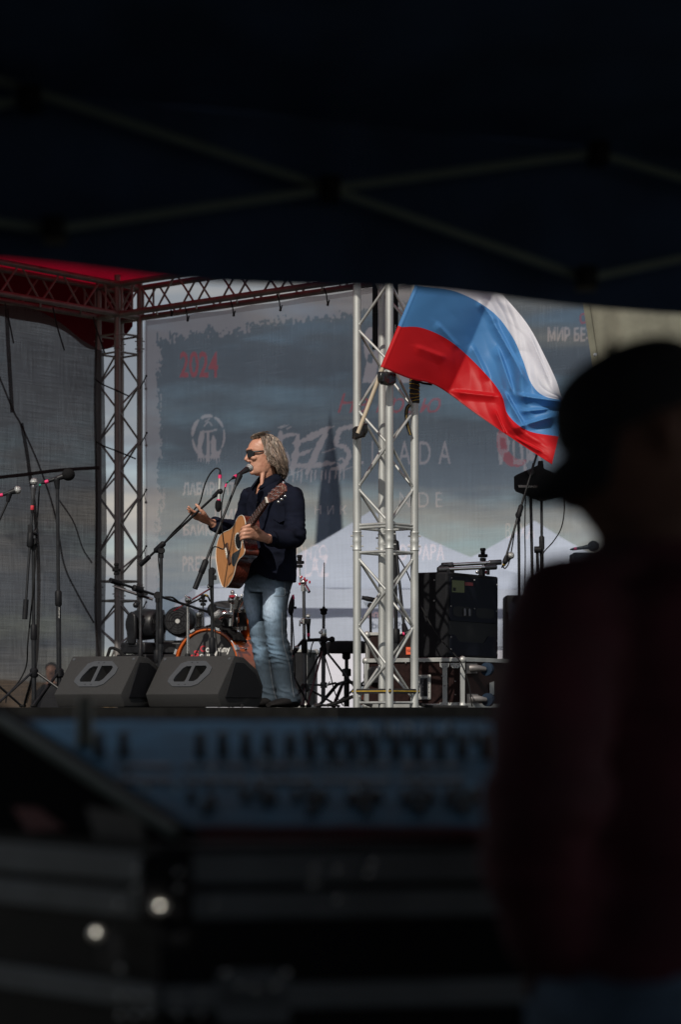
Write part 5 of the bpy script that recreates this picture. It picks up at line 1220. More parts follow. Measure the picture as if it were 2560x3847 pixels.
# guitar amplifier
an = P(1682, 2476, 16.05); ah = 323 / F * 16.05; base = V((an.x, an.y, cn.z + .333))
t = thing('guitar_amplifier', 'black guitar combo amplifier with open back on the brown flight case', 'amplifier', base)
W1, W2_ = .25, .73
m = MB(); q = [base, base + stage_e1 * W1, base + stage_e1 * W1 + stage_e2 * W2_, base + stage_e2 * W2_]; m.prism(q, UP * ah); m.build('cabinet', M['tolex'], t, bevel=.014)
def A2(x, y, off=.003): return base + stage_e2 * (W2_ * x) + UP * (ah * y) + n2 * off
def A1(x, y, off=.003): return base + stage_e1 * (W1 * x) + UP * (ah * y) + n1 * off
m = MB(); m.prism([A2(x, y, .001) for x, y in ((.04, .43), (.96, .43), (.96, .955), (.04, .955))], n2 * .006); bk = m.build('back_panel', M['navy'], t, bevel=.002)
m = MB(); m.prism([A2(x, y, .001) for x, y in ((.04, .03), (.96, .03), (.96, .27), (.78, .27), (.70, .19), (.22, .19), (.13, .27), (.04, .27))], n2 * .006); m.build('lower_panel', M['navy'], t, bevel=.002)
m = MB(); m.prism([A2(x, y, .0005) for x, y in ((.03, .02), (.97, .02), (.97, .96), (.03, .96))], n2 * .001); m.build('opening', M['black'], t)
for x0, x1 in ((.09, .46), (.53, .89)):
    m = MB(); pl = []
    for k in range(28):
        a = 2 * math.pi * k / 28; pl.append(A2((x0 + x1) / 2 + (x1 - x0) / 2 * math.copysign(abs(math.cos(a)) ** .5, math.cos(a)), .545 + .06 * math.copysign(abs(math.sin(a)) ** .5, math.sin(a)), .0075))
    m.prism(pl, n2 * .0008); v_ = m.build('vent', M['black'], bk)
for x in (.30, .39):
    m = MB(); m.lathe(A2(x, .50, .010), UP, [(0, .011), (.04, .011), (.05, .006)], 12); m.build('valve', M['steel_dark'], t)
for x, y in ((.06, .93), (.5, .93), (.95, .90), (.05, .60), (.5, .59), (.94, .58), (.05, .24), (.95, .22), (.05, .10), (.95, .08)):
    m = MB(); m.ball(A2(x, y, .008), .0055, 8); m.build('screw', M['screw'], t)
for y in (.905, .665): m = MB(); m.ball(A1(.40, y, .003), .007, 8); m.build('screw', M['screw'], t)
m = MB(); m.prism([A2(x, y, .0075) for x, y in ((.07, .765), (.305, .77), (.305, .91), (.07, .905))], n2 * .0008); lb_ = m.build('label', M['label_green'], bk)
m = MB(); m.prism([A2(x, y, .0085) for x, y in ((.085, .78), (.14, .78), (.14, .82), (.085, .82))], n2 * .0005); m.build('print', M['black'], lb_)
m = MB(); m.prism([A2(x, y, .0075) for x, y in ((.315, .855), (.475, .86), (.475, .90), (.315, .895))], n2 * .0008); m.build('sticker', material('sticker_red', (.16, .01, .015), .5), bk)
for e in (.0,):
    m = MB(); h0 = base + UP * ah + stage_e1 * (W1 * .5); c = catmull([h0 + stage_e2 * .10 + UP * .0, h0 + stage_e2 * .13 + UP * .045, h0 + stage_e2 * .2 + UP * .055, h0 + stage_e2 * .27 + UP * .04, h0 + stage_e2 * .3], 5)
    m.path(c, [(.006, .016)] * len(c), 8, up=UP); m.build('carry_handle', M['black'], t)
ez = base.z + ah
for (a, b, lab) in (((1662, 2124), (1884, 2112), 'upper'), ((1646, 2140), (1866, 2130), 'lower')):
    pa, pb = P(*a, 16.3 if lab == 'upper' else 16.15), P(*b, 16.45 if lab == 'upper' else 16.3); t2 = thing('folded_stand', 'folded chrome stand tube lying on the amplifier, the %s one of the pair' % ('rear higher' if lab == 'upper' else 'front lower'), 'stand', pa, 'folded stands on the amplifier')
    m = MB(); m.tube(pa, pb, .0125, n=14); m.build('tube', M['chrome'], t2)
    for f0, f1 in ((0, .18), (.80, 1)):
        m = MB(); m.tube(lerp(pa, pb, f0), lerp(pa, pb, f1), .0185, n=14); m.build('end_cap', M['steel_dark'], t2)
    for f0 in (.18, .78):
        m = MB(); m.box(lerp(pa, pb, f0) - UP * (lerp(pa, pb, f0).z - ez) / 2, (.02, .05, lerp(pa, pb, f0).z - ez)); m.build('bracket', M['black'], t2)
t = thing('cymbal_tilter', 'black felts on a short rod standing on top of the amplifier', 'drum hardware', P(1812, 2160, 16.55))
m = MB(); m.tube(P(1815, 2130, 16.55), P(1816, 2085, 16.55), .006, n=8); m.build('rod', M['chrome'], t); felts(t, P(1816, 2097, 16.55))
m = MB(); m.box(P(1812, 2152, 16.55), (.045, .04, .07)); m.build('block', M['black'], t, bevel=.004)
for x in (1795, 1828): m = MB(); m.ball(P(x, 2150, 16.52), (.014, .01, .012), 8); m.build('wing_nut', M['chrome'] if x < 1800 else M['red_knob'], t)
t = thing('speaker_cabinet', 'low black speaker cabinet right of the guitar amplifier', 'speaker', PD(1905, 16.9))
m = MB(); m.box(P(1985, 2450, 17.1), (.34, .3, .80)); m.build('cabinet', M['tolex'], t, bevel=.015)
m = MB(); m.prism([P(1912, 2262, 16.94), P(2058, 2262, 16.94), P(2058, 2640, 16.94), P(1912, 2640, 16.94)], (0, -.006, 0)); m.build('grille_cloth', M['navy'], t)
# loose items near the tower foot
drum('orange drum standing on the deck behind the foot of the silver tower', P(1385, 2625, 16.9), (0, .1, 1), .075, .13, 'orange', 6, 'small_drum')
t = thing('spotlight', 'flat round black spotlight lying behind the silver tower foot', 'spotlight', P(1450, 2600, 16.2))
m = MB(); m.lathe(P(1450, 2570, 16.2), UP, [(0, .09), (.01, .125), (.09, .125), (.11, .115), (.12, .10)], 28); m.build('can', M['black'], t)
m = MB(); m.path([P(1375, 2538, 16.2), P(1378, 2590, 16.2), P(1410, 2615, 16.2), P(1490, 2615, 16.2), P(1520, 2590, 16.2), P(1522, 2538, 16.2)], .010, 8); m.build('bracket', M['black'], t)
for x in (1375, 1522): m = MB(); m.lathe(P(x, 2540, 16.2), (1, 0, 0), [(-.015, .015), (.015, .015)], 10); m.build('knob', M['black'], t)
t = stand('tall black boom stand half hidden behind the silver tower', P(1494, HOR, 16.4), P(1484, 2060, 16.4), boom=(P(1518, 2345, 16.3), P(1478, 1960, 16.4)), cw=.0, r=.017, yaw=.2, clip=(P(1518, 2345, 16.3), P(1526, 2380, 16.25)))
microphone('microphone with pink band hanging from the stand behind the silver tower', P(1556, 2368, 16.2), P(1510, 2384, 16.2), None, gr=.02)
stand('small black microphone stand low behind the silver tower', P(1398, HOR, 17.6), P(1392, 2270, 17.6), boom=(P(1360, 2245, 17.6), P(1425, 2258, 17.6)), cw=.1, r=.012, yaw=.6)
cable('black cable running from the tall stand down across the amplifier side', [P(1490, 2080, 16.2), P(1530, 2150, 15.95), P(1575, 2260, 15.8), P(1640, 2380, 15.7), P(1715, 2465, 15.62), P(1738, 2500, 15.6), P(1760, 2560, 15.6), P(1768, 2600, 15.6), P(1775, 2655, 15.6)], .0045)
cable('thick black cable lying along the deck beside the flight case', [P(1575, 2645, 15.2), P(1620, 2655, 15.2), P(1680, 2656, 15.2), P(1760, 2657, 15.2)], .011)
cable('black cables bunched on the deck at the tripod feet', [P(1230, 2650, 16.2), P(1270, 2640, 16.2), P(1300, 2630, 16.1), P(1330, 2618, 16), P(1370, 2640, 16), P(1400, 2652, 16)], .012)

# ---------------------------------------------------------------- stands and antenna at the right
Y8 = 16.75
t = stand('black boom stand with a microphone hanging upside down beside the amplifier', P(1957, HOR, Y8), P(1950, 1928, Y8), boom=(P(2024, 1690, Y8), P(1904, 2088, Y8 - .1)), cw=.0, r=.0125, yaw=.4, clip=(P(1904, 2088, Y8 - .1), P(1899, 2110, Y8 - .1)))
microphone('microphone clipped upside down on the boom over the amplifier', P(1922, 2085, Y8 - .08), P(1890, 2128, Y8 - .08), None, band='yellow')
cable('black cable following the upside-down microphone\'s boom', [P(1892, 2130, Y8 - .1), P(1900, 2135, Y8 - .1), P(1915, 2110, Y8 - .08), P(1930, 2030, Y8 - .05), P(1940, 1960, Y8), P(1965, 1890, Y8), P(1990, 1800, Y8), P(2005, 1740, Y8)], .0045)
t = thing('antenna', 'black paddle antenna with white upside-down lettering on a stand', 'antenna', P(1992, 1850, 16.9))
pg = [(1933, 1790), (1945, 1782), (2022, 1748), (2024, 1731), (2042, 1730), (2046, 1760), (2120, 1792), (2122, 1862), (2035, 1883), (1940, 1846), (1934, 1836)]
m = MB(); m.prism([P(x, y, 16.9) for x, y in pg], (0, .02, 0)); m.build('paddle', M['black'], t, bevel=.004)
m = MB(); put_text(m, 'SENNHEISER', lambda a, b: P(2022 - 74 * a, 1822 + 8.5 * b + 3 * (1 - a), 16.896), .03); m.build('lettering', M['white_print'], t)
m = MB(); m.lathe(P(1996, 1776, 16.88), (0, 1, 0), [(-.02, .022), (.02, .03)], 14); m.build('knob', M['black_paint'], t)
stand('black stand carrying the paddle antenna beside the amplifier', P(2012, HOR, 16.95), P(1994, 1775, 16.92), r=.0135, yaw=.1)
stand('black stand with grip clutch right of the paddle antenna stand', P(2041, HOR, 17.0), P(2036, 1800, 17.0), r=.0125, yaw=.6, sleeve=.72)
m = MB(); m.box(P(2037, 2065, 16.97), (.028, .03, .095)); m.lathe(P(2025, 2065, 16.95), (1, 0, 0), [(-.03, .024), (.02, .024)], 12); m.path([P(2020, 2060, 16.96), P(2023, 2150, 16.96)], .012, 8); tag(m.build('stand_clamp', M['black'], None, bevel=.004, loc=P(2037, 2065, 17)), 'black clamp block on the right-hand stand under the antenna', 'clamp')
cable('thin black cable hanging straight from the antenna', [P(1978, 1840, 16.85), P(1975, 1900, 16.85), P(1974, 2000, 16.85), P(1975, 2100, 16.85), P(1974, 2250, 16.85)], .0045)
cable('black cable swinging out right from the grip stand to the antenna', [P(2121, 1860, 16.9), P(2122, 1920, 16.9), P(2110, 1985, 16.9), P(2080, 2035, 16.9), P(2045, 2075, 16.9), P(2035, 2110, 16.9), P(2040, 2160, 16.9)], .0045)
t = thing('equipment_box', 'black equipment box with a microphone on top beside the capped man\'s shoulder', 'box', PD(2180, 17.4))
m = MB(); m.box(V((P(2190, HOR, 17.4).x, 17.4, DECK + .56)), (.16, .3, 1.115)); m.build('cabinet', M['tolex'], t, bevel=.01)
microphone('dark microphone lying on the equipment box with a pink band', P(2232, 2052, 17.3), P(2150, 2064, 17.3), None, foam=True)

# ---------------------------------------------------------------- light bars hung behind the tower
for i, (x0, x1, y1, Yb) in enumerate(((1400, 1421, 1312, 15.25), (1478, 1497, 1262, 15.3))):
    t = thing('light_bar', 'vertical black bar hung behind the silver tower, %s' % ('left of its front tube' if i == 0 else 'right of its front tube, with white marks'), 'light bar', P((x0 + x1) / 2, y1, Yb), 'black bars behind the tower')
    w = (x1 - x0) / F * Yb; c = P((x0 + x1) / 2, (y1 + 780) / 2, Yb); m = MB(); m.box(c, (w, .05, (y1 - 780) / F * Yb)); m.build('housing', M['black'], t, bevel=.004)
    if i == 0:
        m = MB(); m.box(P(1434, 1175, Yb - .05), (.04, .03, .033)); m.lathe(P(1434, 1175, Yb - .066), (0, -1, 0), [(0, .009), (.004, .009)], 12); m.path([P(1420, 1175, Yb - .03), P(1405, 1180, Yb - .02), P(1402, 1190, Yb - .03)], .005, 6); m.build('bracket', M['black'], t)
    else:
        m = MB(); put_text(m, 'MARK', lambda a, b: P(1483 + 6 * b, 1252 - 34 * a, Yb - .028), .02); m.build('lettering', M['white_print'], t)

# ---------------------------------------------------------------- flag and pole
YF = 14.55
pl = thing('flagpole', 'thin wooden flagpole taped aslant across the silver tower', 'flagpole', P(1352, 1610, YF))
m = MB(); m.path([P(1345, 1628, YF), P(1437, 1388, YF), P(1640, 905, YF)], .0125, 12); m.build('pole', M['wood_pole'], pl)
C0 = [(1440, 1382), (1540, 1423), (1645, 1452), (1800, 1562), (1950, 1662), (2075, 1745)]
C1 = [(1505, 1228), (1590, 1233), (1700, 1287), (1820, 1398), (1885, 1482), (1912, 1560), (1985, 1618), (2100, 1640)]
C2 = [(1570, 1074), (1720, 1098), (1850, 1170), (1925, 1262), (1965, 1350), (1998, 1440), (2045, 1487), (2125, 1505)]
C3 = [(1635, 920), (1780, 1000), (1892, 1110), (1985, 1220), (2050, 1340), (2092, 1430), (2112, 1490), (2140, 1512)]
def resample(c, n):
    q = catmull([V((x, y, 0)) for x, y in c], 10); L_ = [0]
    for a, b in zip(q, q[1:]): L_.append(L_[-1] + (b - a).length)
    o = []; j = 0
    for k in range(n + 1):
        d = L_[-1] * k / n
        while j < len(L_) - 2 and L_[j + 1] < d: j += 1
        o.append(lerp(q[j], q[j + 1], (d - L_[j]) / max(1e-6, L_[j + 1] - L_[j])))
    return o
NC = 170; CC = [resample(c, NC) for c in (C0, C1, C2, C3)]
NRr = 46
rows = []
for band in range(3):
    for k in range(NRr + (1 if band == 2 else 0)):
        rows.append(band + k / NRr)
FOLDS = [(1840, 1180, 1990, 1450, 22, .045), (1868, 1300, 1935, 1490, 20, .05), (1895, 1470, 1975, 1610, 18, .055), (1940, 1482, 2125, 1512, 20, .06), (1925, 1610, 2090, 1560, 22, .055), (1770, 1290, 1840, 1430, 26, .03),
         (1640, 1210, 1730, 1310, 22, .02), (1950, 1545, 2070, 1535, 14, .035), (1800, 1130, 1870, 1210, 20, .03), (1990, 1250, 2070, 1440, 18, .025), (1700, 1470, 1880, 1490, 20, .035), (1930, 1640, 2040, 1700, 16, .03), (1560, 1300, 1680, 1345, 24, .015), (1860, 1540, 1905, 1640, 14, .03)]
def flagpt(h_, s):
    col = [CC[j][s] for j in range(4)]; b = min(2, int(h_)); t = h_ - b
    ext = [col[0] * 2 - col[1]] + col + [col[3] * 2 - col[2]]; a, b_, c, d = ext[b:b + 4]
    lin = lerp(b_, c, t); cr = .5 * ((2 * b_) + (c - a) * t + (2 * a - 5 * b_ + 4 * c - d) * t * t + (3 * b_ - a - 3 * c + d) * t ** 3)
    q = lerp(lin, cr, .6); u = s / NC
    k1 = min(u, .36) / .36; k2 = max(0, u - .36) / .64
    dep = .34 * (k1 ** 1.2) * (1 - .15 * h_ / 3) - .38 * (3 * k2 ** 2 - 2 * k2 ** 3) + .03 * math.sin(u * 11 + h_ * 2.1) * u
    w_ = math.exp(-((u - .78) / .26) ** 2 - ((h_ - 1.5) / .75) ** 2)
    p1 = u * 6.0 - h_ * 1.15; p2 = u * 2.6 + h_ * 1.5
    dep += .055 * w_ * (1 - 2.2 * abs(noise.noise(V((p1 * .9, p2 * .55, 1.7))))) + .026 * w_ * math.sin(p2 * 5.2 + 3 * noise.noise(V((p1 * .6, p2 * .4, 4))))
    dep += .010 * noise.noise(V((u * 7 - h_ * 1.6, u * 2.5 + h_ * 1.1, 2))) * min(1, u * 4)
    dep += .005 * (1 - 2 * abs(noise.noise(V((u * 9 + h_ * 2.2, h_ * .9 - u * 3, 7))))) * min(1, u * 3)
    for x0, y0, x1, y1, w, am in FOLDS:
        ax, ay = x1 - x0, y1 - y0; L2 = ax * ax + ay * ay; t_ = max(0, min(1, ((q.x - x0) * ax + (q.y - y0) * ay) / L2))
        dd = math.hypot(q.x - x0 - ax * t_, q.y - y0 - ay * t_); en = min(1, 5 * t_ + .15, 5 * (1 - t_) + .15)
        side = (q.x - x0) * ay - (q.y - y0) * ax; ww = w * (.55 if side > 0 else 1.5)
        dep -= am * en * max(0, 1 - dd / ww) ** 1.4
    return P(q.x, q.y, YF - .015 + dep)
fv = []; fcols = []
flag = thing('flag', 'white, blue and red striped flag blowing from the slanted pole', 'flag', P(1540, 1150, YF))
M['flag'] = cloth_trans('flag', (1, 1, 1), .3, .05, 3, .12, tint=True, rough=.45)
STR = ((.62, .012, .018, 1), (.085, .265, .58, 1), (.74, .74, .82, 1))
m = MB(); base_i = 0
for band in range(3):
    m.cur = STR[band]
    m.grid(lambda a, b: flagpt(band + b, int(round(a * NC))), NC, NRr)
fme = m.build('cloth', M['flag'], flag, angle=180)
m = MB(); m.cur = STR[0]; m.path([P(1440, 1381, YF), P(1505, 1228, YF)], .0165, 12); m.cur = STR[1]; m.path([P(1505, 1228, YF), P(1570, 1074, YF)], .0165, 12); m.cur = STR[2]; m.path([P(1570, 1074, YF), P(1635, 920, YF)], .0165, 12); m.build('sleeve', M['flag'], flag)
m = MB(); m.cur = (.5, .01, .015, 1); m.path([flagpt(.03, s) - V((0, .003, 0)) for s in range(0, NC + 1)], [(.002, .006)] * (NC + 1), 6, up=(0, 1, 0)); m.build('hem', M['flag'], flag)
def wrap(label, pts, hz, hy, mat='tape', name='tape_wrap', cat='tape'):
    m = MB(); c = catmull(pts, 8); k = len(c); n = 20; vs = []
    for i, p in enumerate(c):
        e = min(1, .72 + 1.4 * min(i, k - 1 - i) / k)
        for s in range(n):
            g = 2 * math.pi * s / n; cz, sy = math.cos(g), math.sin(g)
            q = p + V((0, math.copysign(abs(sy) ** .7, sy) * hy * e, math.copysign(abs(cz) ** .45, cz) * hz * e))
            q += V((noise.noise(q * 35), noise.noise(q * 35 + V((9, 0, 0))), 1.4 * noise.noise(V((q.x * 20, q.y * 20, q.z * 60))))) * .005; vs.append(q)
    m.add(vs, [(i * n + s, i * n + (s + 1) % n, (i + 1) * n + (s + 1) % n, (i + 1) * n + s) for i in range(k - 1) for s in range(n)] + [list(range(n)), list(range((k - 1) * n, k * n))])
    return tag(m.build(name, M[mat], None, loc=pts[0]), label, cat)
wrap('black tape wrapping the flagpole to the front tube of the silver tower', [P(1419, 1417, 14.55), P(1440, 1420, 14.55), P(1465, 1424, 14.62), P(1488, 1420, 14.65)], .040, .034)
wrap('black tape wrapping the foot of the flagpole to the left tube of the tower', [P(1324, 1628, 14.8), P(1343, 1626, 14.72), P(1365, 1618, 14.64), P(1382, 1608, 14.6)], .040, .034)
def strap_wrap(label, px, y0, y1, turns, Yc, r=.029):
    m = MB(); n = 24; vs = []; K = 40
    for i in range(K + 1):
        c = P(px, lerp(y0, y1, i / K), Yc)
        for s in range(n):
            a = 2 * math.pi * s / n; ph = (i / K * turns + s / n) % 1
            rr = r + .004 * (1 - abs(2 * ph - 1)) + .002 * noise.noise(V((i * .3, s, 0)))
            vs.append(c + V((rr * math.cos(a), rr * math.sin(a), 0)))
    m.add(vs, [(i * n + s, i * n + (s + 1) % n, (i + 1) * n + (s + 1) % n, (i + 1) * n + s) for i in range(K) for s in range(n)])
    t = thing('ratchet_strap', label, 'strap', P(px, y0, Yc)); m.build('webbing', M['webbing'], t)
    m = MB()
    for k in range(turns):
        pts = []
        for s in range(25):
            a = 2 * math.pi * s / 24; c = P(px, lerp(y0, y1, (k + .5) / turns) + 5 * math.sin(a + k), Yc); pts.append(c + V(((r + .0045) * math.cos(a), (r + .0045) * math.sin(a), 0)))
        m.path(pts, .0016, 5)
    m.build('stripe', M['yellow'], t); return t
Rt = tpos[1]; pxR = 1280 + Rt.x / Rt.y * F
t = strap_wrap('black and yellow strap wound round the right tube of the tower under the flag', pxR, 1425, 1515, 6, Rt.y)
for m_, r_, mt in ((MB(), (.003, .014), 'webbing'), (MB(), (.0035, .003), 'yellow')):
    c = catmull([P(1541, 1520, Rt.y - .04), P(1530, 1535, Rt.y - .05), P(1528, 1570, Rt.y - .05), P(1536, 1610, Rt.y - .05), P(1544, 1635, Rt.y - .05)], 5); m_.path(c, [r_] * len(c), 6, up=(0, 1, 0)); m_.build('loose_end' if mt == 'webbing' else 'stripe', M[mt], t)
t = thing('ratchet_strap', 'black and yellow strap tied round the foot of the silver tower', 'strap', P(1450, 2595, Yt))
for i in range(4):
    a, b = [V((q.x, q.y, P(0, 2597, Yt).z)) for q in (tpos[i], tpos[(i + 1) % 4])]; cc = (tpos[0] + tpos[2]) / 2
    o1, o2 = [(q - V((cc.x, cc.y, q.z))).normalized() * .029 for q in (a, b)]
    for r_, mt, e in (((.015, .002), 'webbing', 0), ((.003, .002), 'yellow', .0025)):
        m = MB(); m.path([a + o1 * (1 + e * 30), b + o2 * (1 + e * 30)], [r_, r_], 8, up=UP); m.build('webbing' if mt == 'webbing' else 'stripe', M[mt], t)
cable('black and yellow cord end knotted beside the flag hem', [P(1560, 1440, Rt.y - .03), P(1578, 1436, Rt.y - .04), P(1592, 1440, Rt.y - .05), P(1625, 1445, Rt.y - .05)], .007, cat='cord')

# ---------------------------------------------------------------- person standing beyond the net wall
py_ = 33.0; t = thing('person', 'dim figure in dark clothes standing outside beyond the net wall', 'person', P(192, HOR, py_) - V((0, 0, 1.3)))
bp = P(192, HOR, py_); hz = P(0, 2522, py_).z; b = MB(); gz = 0.05
b.loft([(V((bp.x, py_, hz + .11)), V((.03, 0, 0)), V((0, .03, 0))), (V((bp.x, py_, hz + .06)), V((.072, 0, 0)), V((0, .09, 0))), (V((bp.x, py_, hz)), V((.075, 0, 0)), V((0, .095, 0))), (V((bp.x - .01, py_, hz - .08)), V((.06, 0, 0)), V((0, .075, 0))), (V((bp.x, py_, hz - .13)), V((.05, 0, 0)), V((0, .05, 0))),
        (V((bp.x, py_, hz - .2)), V((.14, 0, 0)), V((0, .09, 0))), (V((bp.x, py_, hz - .28)), V((.2, 0, 0)), V((0, .11, 0))), (V((bp.x, py_, hz - .6)), V((.17, 0, 0)), V((0, .11, 0))), (V((bp.x, py_, hz - .8)), V((.17, 0, 0)), V((0, .11, 0)))], 20)
for s in (-1, 1):
    b.path([V((bp.x + s * .1, py_, hz - .78)), V((bp.x + s * .1, py_ - .02, (hz - .7) * .5)), V((bp.x + s * .1, py_, .1)), V((bp.x + s * .1, py_ - .14, .06))], [.085, .06, .045, .04], 12)
    b.path([V((bp.x + s * .19, py_, hz - .3)), V((bp.x + s * .24, py_ - .02, hz - .58)), V((bp.x + s * .2, py_ - .14, hz - .8))], [.055, .045, .04], 12)
    for k in range(4): b.path([V((bp.x + s * .2, py_ - .15, hz - .8 + .0)), V((bp.x + s * (.17 + .018 * k), py_ - .19, hz - .9))], [.012, .008], 6)
    b.path([V((bp.x + s * .2, py_ - .15, hz - .8)), V((bp.x + s * .15, py_ - .18, hz - .85))], [.014, .009], 6)
b.path([V((bp.x, py_ - .09, hz + .02)), V((bp.x, py_ - .115, hz - .02))], [.012, .016], 8)
me = remesh(b, .016, 3); shift(me, OFF[t.name]); link(me, 'body', M['skin'], t, OFF[t.name], angle=80)
m = MB(); m.loft([(V((bp.x, py_, hz - .17)), V((.11, 0, 0)), V((0, .09, 0))), (V((bp.x, py_, hz - .27)), V((.22, 0, 0)), V((0, .13, 0))), (V((bp.x, py_, hz - .85)), V((.2, 0, 0)), V((0, .14, 0)))], 20)
for s in (-1, 1): m.path([V((bp.x + s * .19, py_, hz - .29)), V((bp.x + s * .245, py_ - .02, hz - .58)), V((bp.x + s * .205, py_ - .13, hz - .78))], [.07, .06, .05], 12)
me = remesh(m, .02, 3); shift(me, OFF[t.name]); link(me, 'jacket', M['black'], t, OFF[t.name], angle=80)
m = MB()
for s in (-1, 1): m.path([V((bp.x + s * .1, py_, hz - .8)), V((bp.x + s * .1, py_ - .02, (hz - .7) * .5)), V((bp.x + s * .1, py_, .05))], [.1, .075, .07], 12)
m.build('trousers', M['navy'], t)
m = MB(); m.ball(V((bp.x, py_ + .025, hz + .045)), (.088, .10, .085), 14); m.build('hair', M['black'], t)
# ---------------------------------------------------------------- the mixing tent round the camera
e0 = P(0, 966, 4.5); e1_ = P(2560, 1155, 9000 * .8475 / 1505)
ed = (e1_ - e0); ed.z = 0; ed.normalize(); inn = V((ed.y, -ed.x, 0)); ec = P(1280, 1060, 4.77)
ez0 = CZ + .8375
def TN(a, d, z): return V((ec.x, ec.y, 0)) + ed * a + inn * d + V((0, 0, z))
tent = thing('canopy_tent', 'dark black pop-up canopy over the mixing desk', 'tent', TN(-.5, 2.5, 0))
AL, AR, DP = -3.6, 2.6, 6.0; EV = ez0 + .33
m = MB()
def roofz(a, d):
    q = min((a - AL) / 3.1, (AR - a) / 3.1, d / 3.0, (DP - d) / 3.0); return EV + 1.0 * max(0, q) ** 1.1
m.grid(lambda p, q: TN(lerp(AL, AR, p), lerp(0, DP, q), roofz(lerp(AL, AR, p), lerp(0, DP, q)) - .012 * abs(noise.noise(V((p * 9, q * 9, 0))))), 260, 260)
rays = []
rfm = m
m = MB(); m.grid(lambda p, q: TN(lerp(AL, AR, p), .0 + .012 * math.sin(p * 55) * q, lerp(EV + .003, ez0 - .006 * math.sin(p * 38) * 1.0, q)), 140, 8); m.build('valance', M['canopy'], tent)
m = MB(); m.grid(lambda p, q: TN(AL, lerp(0, DP, p) + .0, lerp(EV + .003, .02, q)) + ed * (.03 * math.sin(p * 40) * q), 60, 10); m.build('side_wall', M['canopy'], tent)  # unseen wall added to keep daylight out of the tent
m = MB(); m.grid(lambda p, q: TN(lerp(AL, AR, p), DP, lerp(1.55, .02, q)), 40, 10); m.build('back_wall', M['canopy'], tent)  # unseen half-height wall added to limit the light from behind
for a, d in ((AL + .06, .06), (AR - .06, .06), (AL + .06, DP - .06), (AR - .06, DP - .06)):
    m = MB(); m.box(TN(a, d, EV / 2), (.04, .04, EV)); m.build('leg', M['frame'], tent, bevel=.003)
fo = TN(0, .07, 0); fn_ = -inn
def FB(px, py, dd=0): return onplane(px, py, fo + inn * dd, fn_)
def bar(a, b, dd, w=.016):
    p, q = FB(*a, dd), FB(*b, dd); d = (q - p).normalized(); u = inn.cross(d); Mx = Matrix((d, inn, u)).transposed(); m = MB(); m.box((p + q) / 2, ((q - p).length, .011, w), Mx); return m.build('scissor_bar', M['frame'], tent, bevel=.002)
bar((-640, 95), (1240, 711), .0); bar((1240, 711), (2205, 1046), .0)
bar((-900, 715), (205, 864), .0); bar((205, 862), (1240, 709), .018); bar((1240, 709), (2250, 573), .018)
bar((-900, 560), (112, 368), .018); bar((112, 362), (140, 372), .03); bar((2205, 1046), (3300, 815), .018); bar((2250, 578), (3300, 880), .03)
for px, py in ((1240, 710), (2250, 576), (112, 372), (205, 866), (2205, 1046)):
    m = MB(); m.box(FB(px, py, .01), (.042, .06, .045)); m.lathe(FB(px, py, .045), inn, [(0, .012), (.01, .012)], 10); m.build('joint', M['black'], tent, bevel=.004)

# ---------------------------------------------------------------- mixing desk
desk = thing('mixing_desk', 'blue-grey mixing desk with rows of black knobs and red front strip', 'mixing desk', V((0, 4.0, 0)))
ya, yb = 3.55, 4.42; za, zb = P(0, 3098, ya).z, P(0, 2706, yb).z
def MX(px, Y): return V(((px - 1280) / F * Y, Y, 0))
xr = .235
def mz(Y): return lerp(za, zb, (Y - ya) / (yb - ya))
plan = [(P(668, 0, ya).x, ya), (xr, ya), (.46, yb), (-.75, yb), (-.70, 4.28)]
m = MB(); top = [V((x, y, mz(y))) for x, y in plan]; m.prism(top, (0, 0, -.13)); M['desk_panel'] = material('desk_panel', (.085, .24, .40), .65, .0, .35, 14, spec=.08); m.build('panel', M['desk_panel'], desk, bevel=.004)
def onmix(px, py): 
    a = V((0, ya, za)); n = V((1, 0, 0)).cross(V((0, yb - ya, zb - za))).normalized(); return onplane(px, py, a, n), n
pn = V((0, -(zb - za), yb - ya)).normalized()
M['knob'] = material('knob', (.012, .012, .014), .45, 0, .2)
def knob(px, py, r, h, mat='knob', nm='knob'):
    p, _ = onmix(px, py); m = MB(); m.lathe(p, pn, [(0, r * 1.1), (.002, r * 1.1), (.003, r * .9), (h * .9, r * .72), (h, r * .6)], 14); m.build(nm, M[mat], desk)
kr = random.Random(4)
for x in (372, 465, 752, 838, 924, 1008, 1092, 1168, 1245, 1322, 1402, 1488, 1572, 1655, 1738, 1822): knob(x, 2846 + kr.uniform(-3, 3), .0105, .044)
M['desk_cap'] = material('desk_cap', (.55, .75, .9), .4, 0, .1)
for x in (1372, 1454, 1530, 1612, 1690): knob(x, 2757, .0095, .018, 'desk_cap')
for y, h in ((2884, .004), (2936, .004)):
    for x0, x1 in ((440, 640), (690, 930), (950, 1180), (1210, 1470), (1500, 1740)):
        a, _ = onmix(x0, y); b, _ = onmix(x1, y); m = MB(); m.box((a + b) / 2 + pn * .002, ((b - a).length, .022, h), Matrix.Rotation(math.atan2(zb - za, yb - ya), 3, 'X')); m.build('slot_strip', M['knob'], desk)
for x in (1150, 1205, 1285, 1362, 1445, 1530, 1615, 1698, 1780): knob(x + kr.uniform(-6, 6), 2790 + kr.uniform(-12, 10), .0072, .030)
for y, st_ in ((2862, 47), (2910, 53), (2975, 61)):
    for k in range(24):
        if kr.random() < .22: knob(480 + st_ * k + kr.uniform(-4, 4), y, kr.choice((.0042, .0052)), .010, kr.choice(('knob', 'knob', 'knob', 'desk_cap')))
for y in (2955,):
    for k in range(11): knob(560 + 58 * k, y, .004, .006)
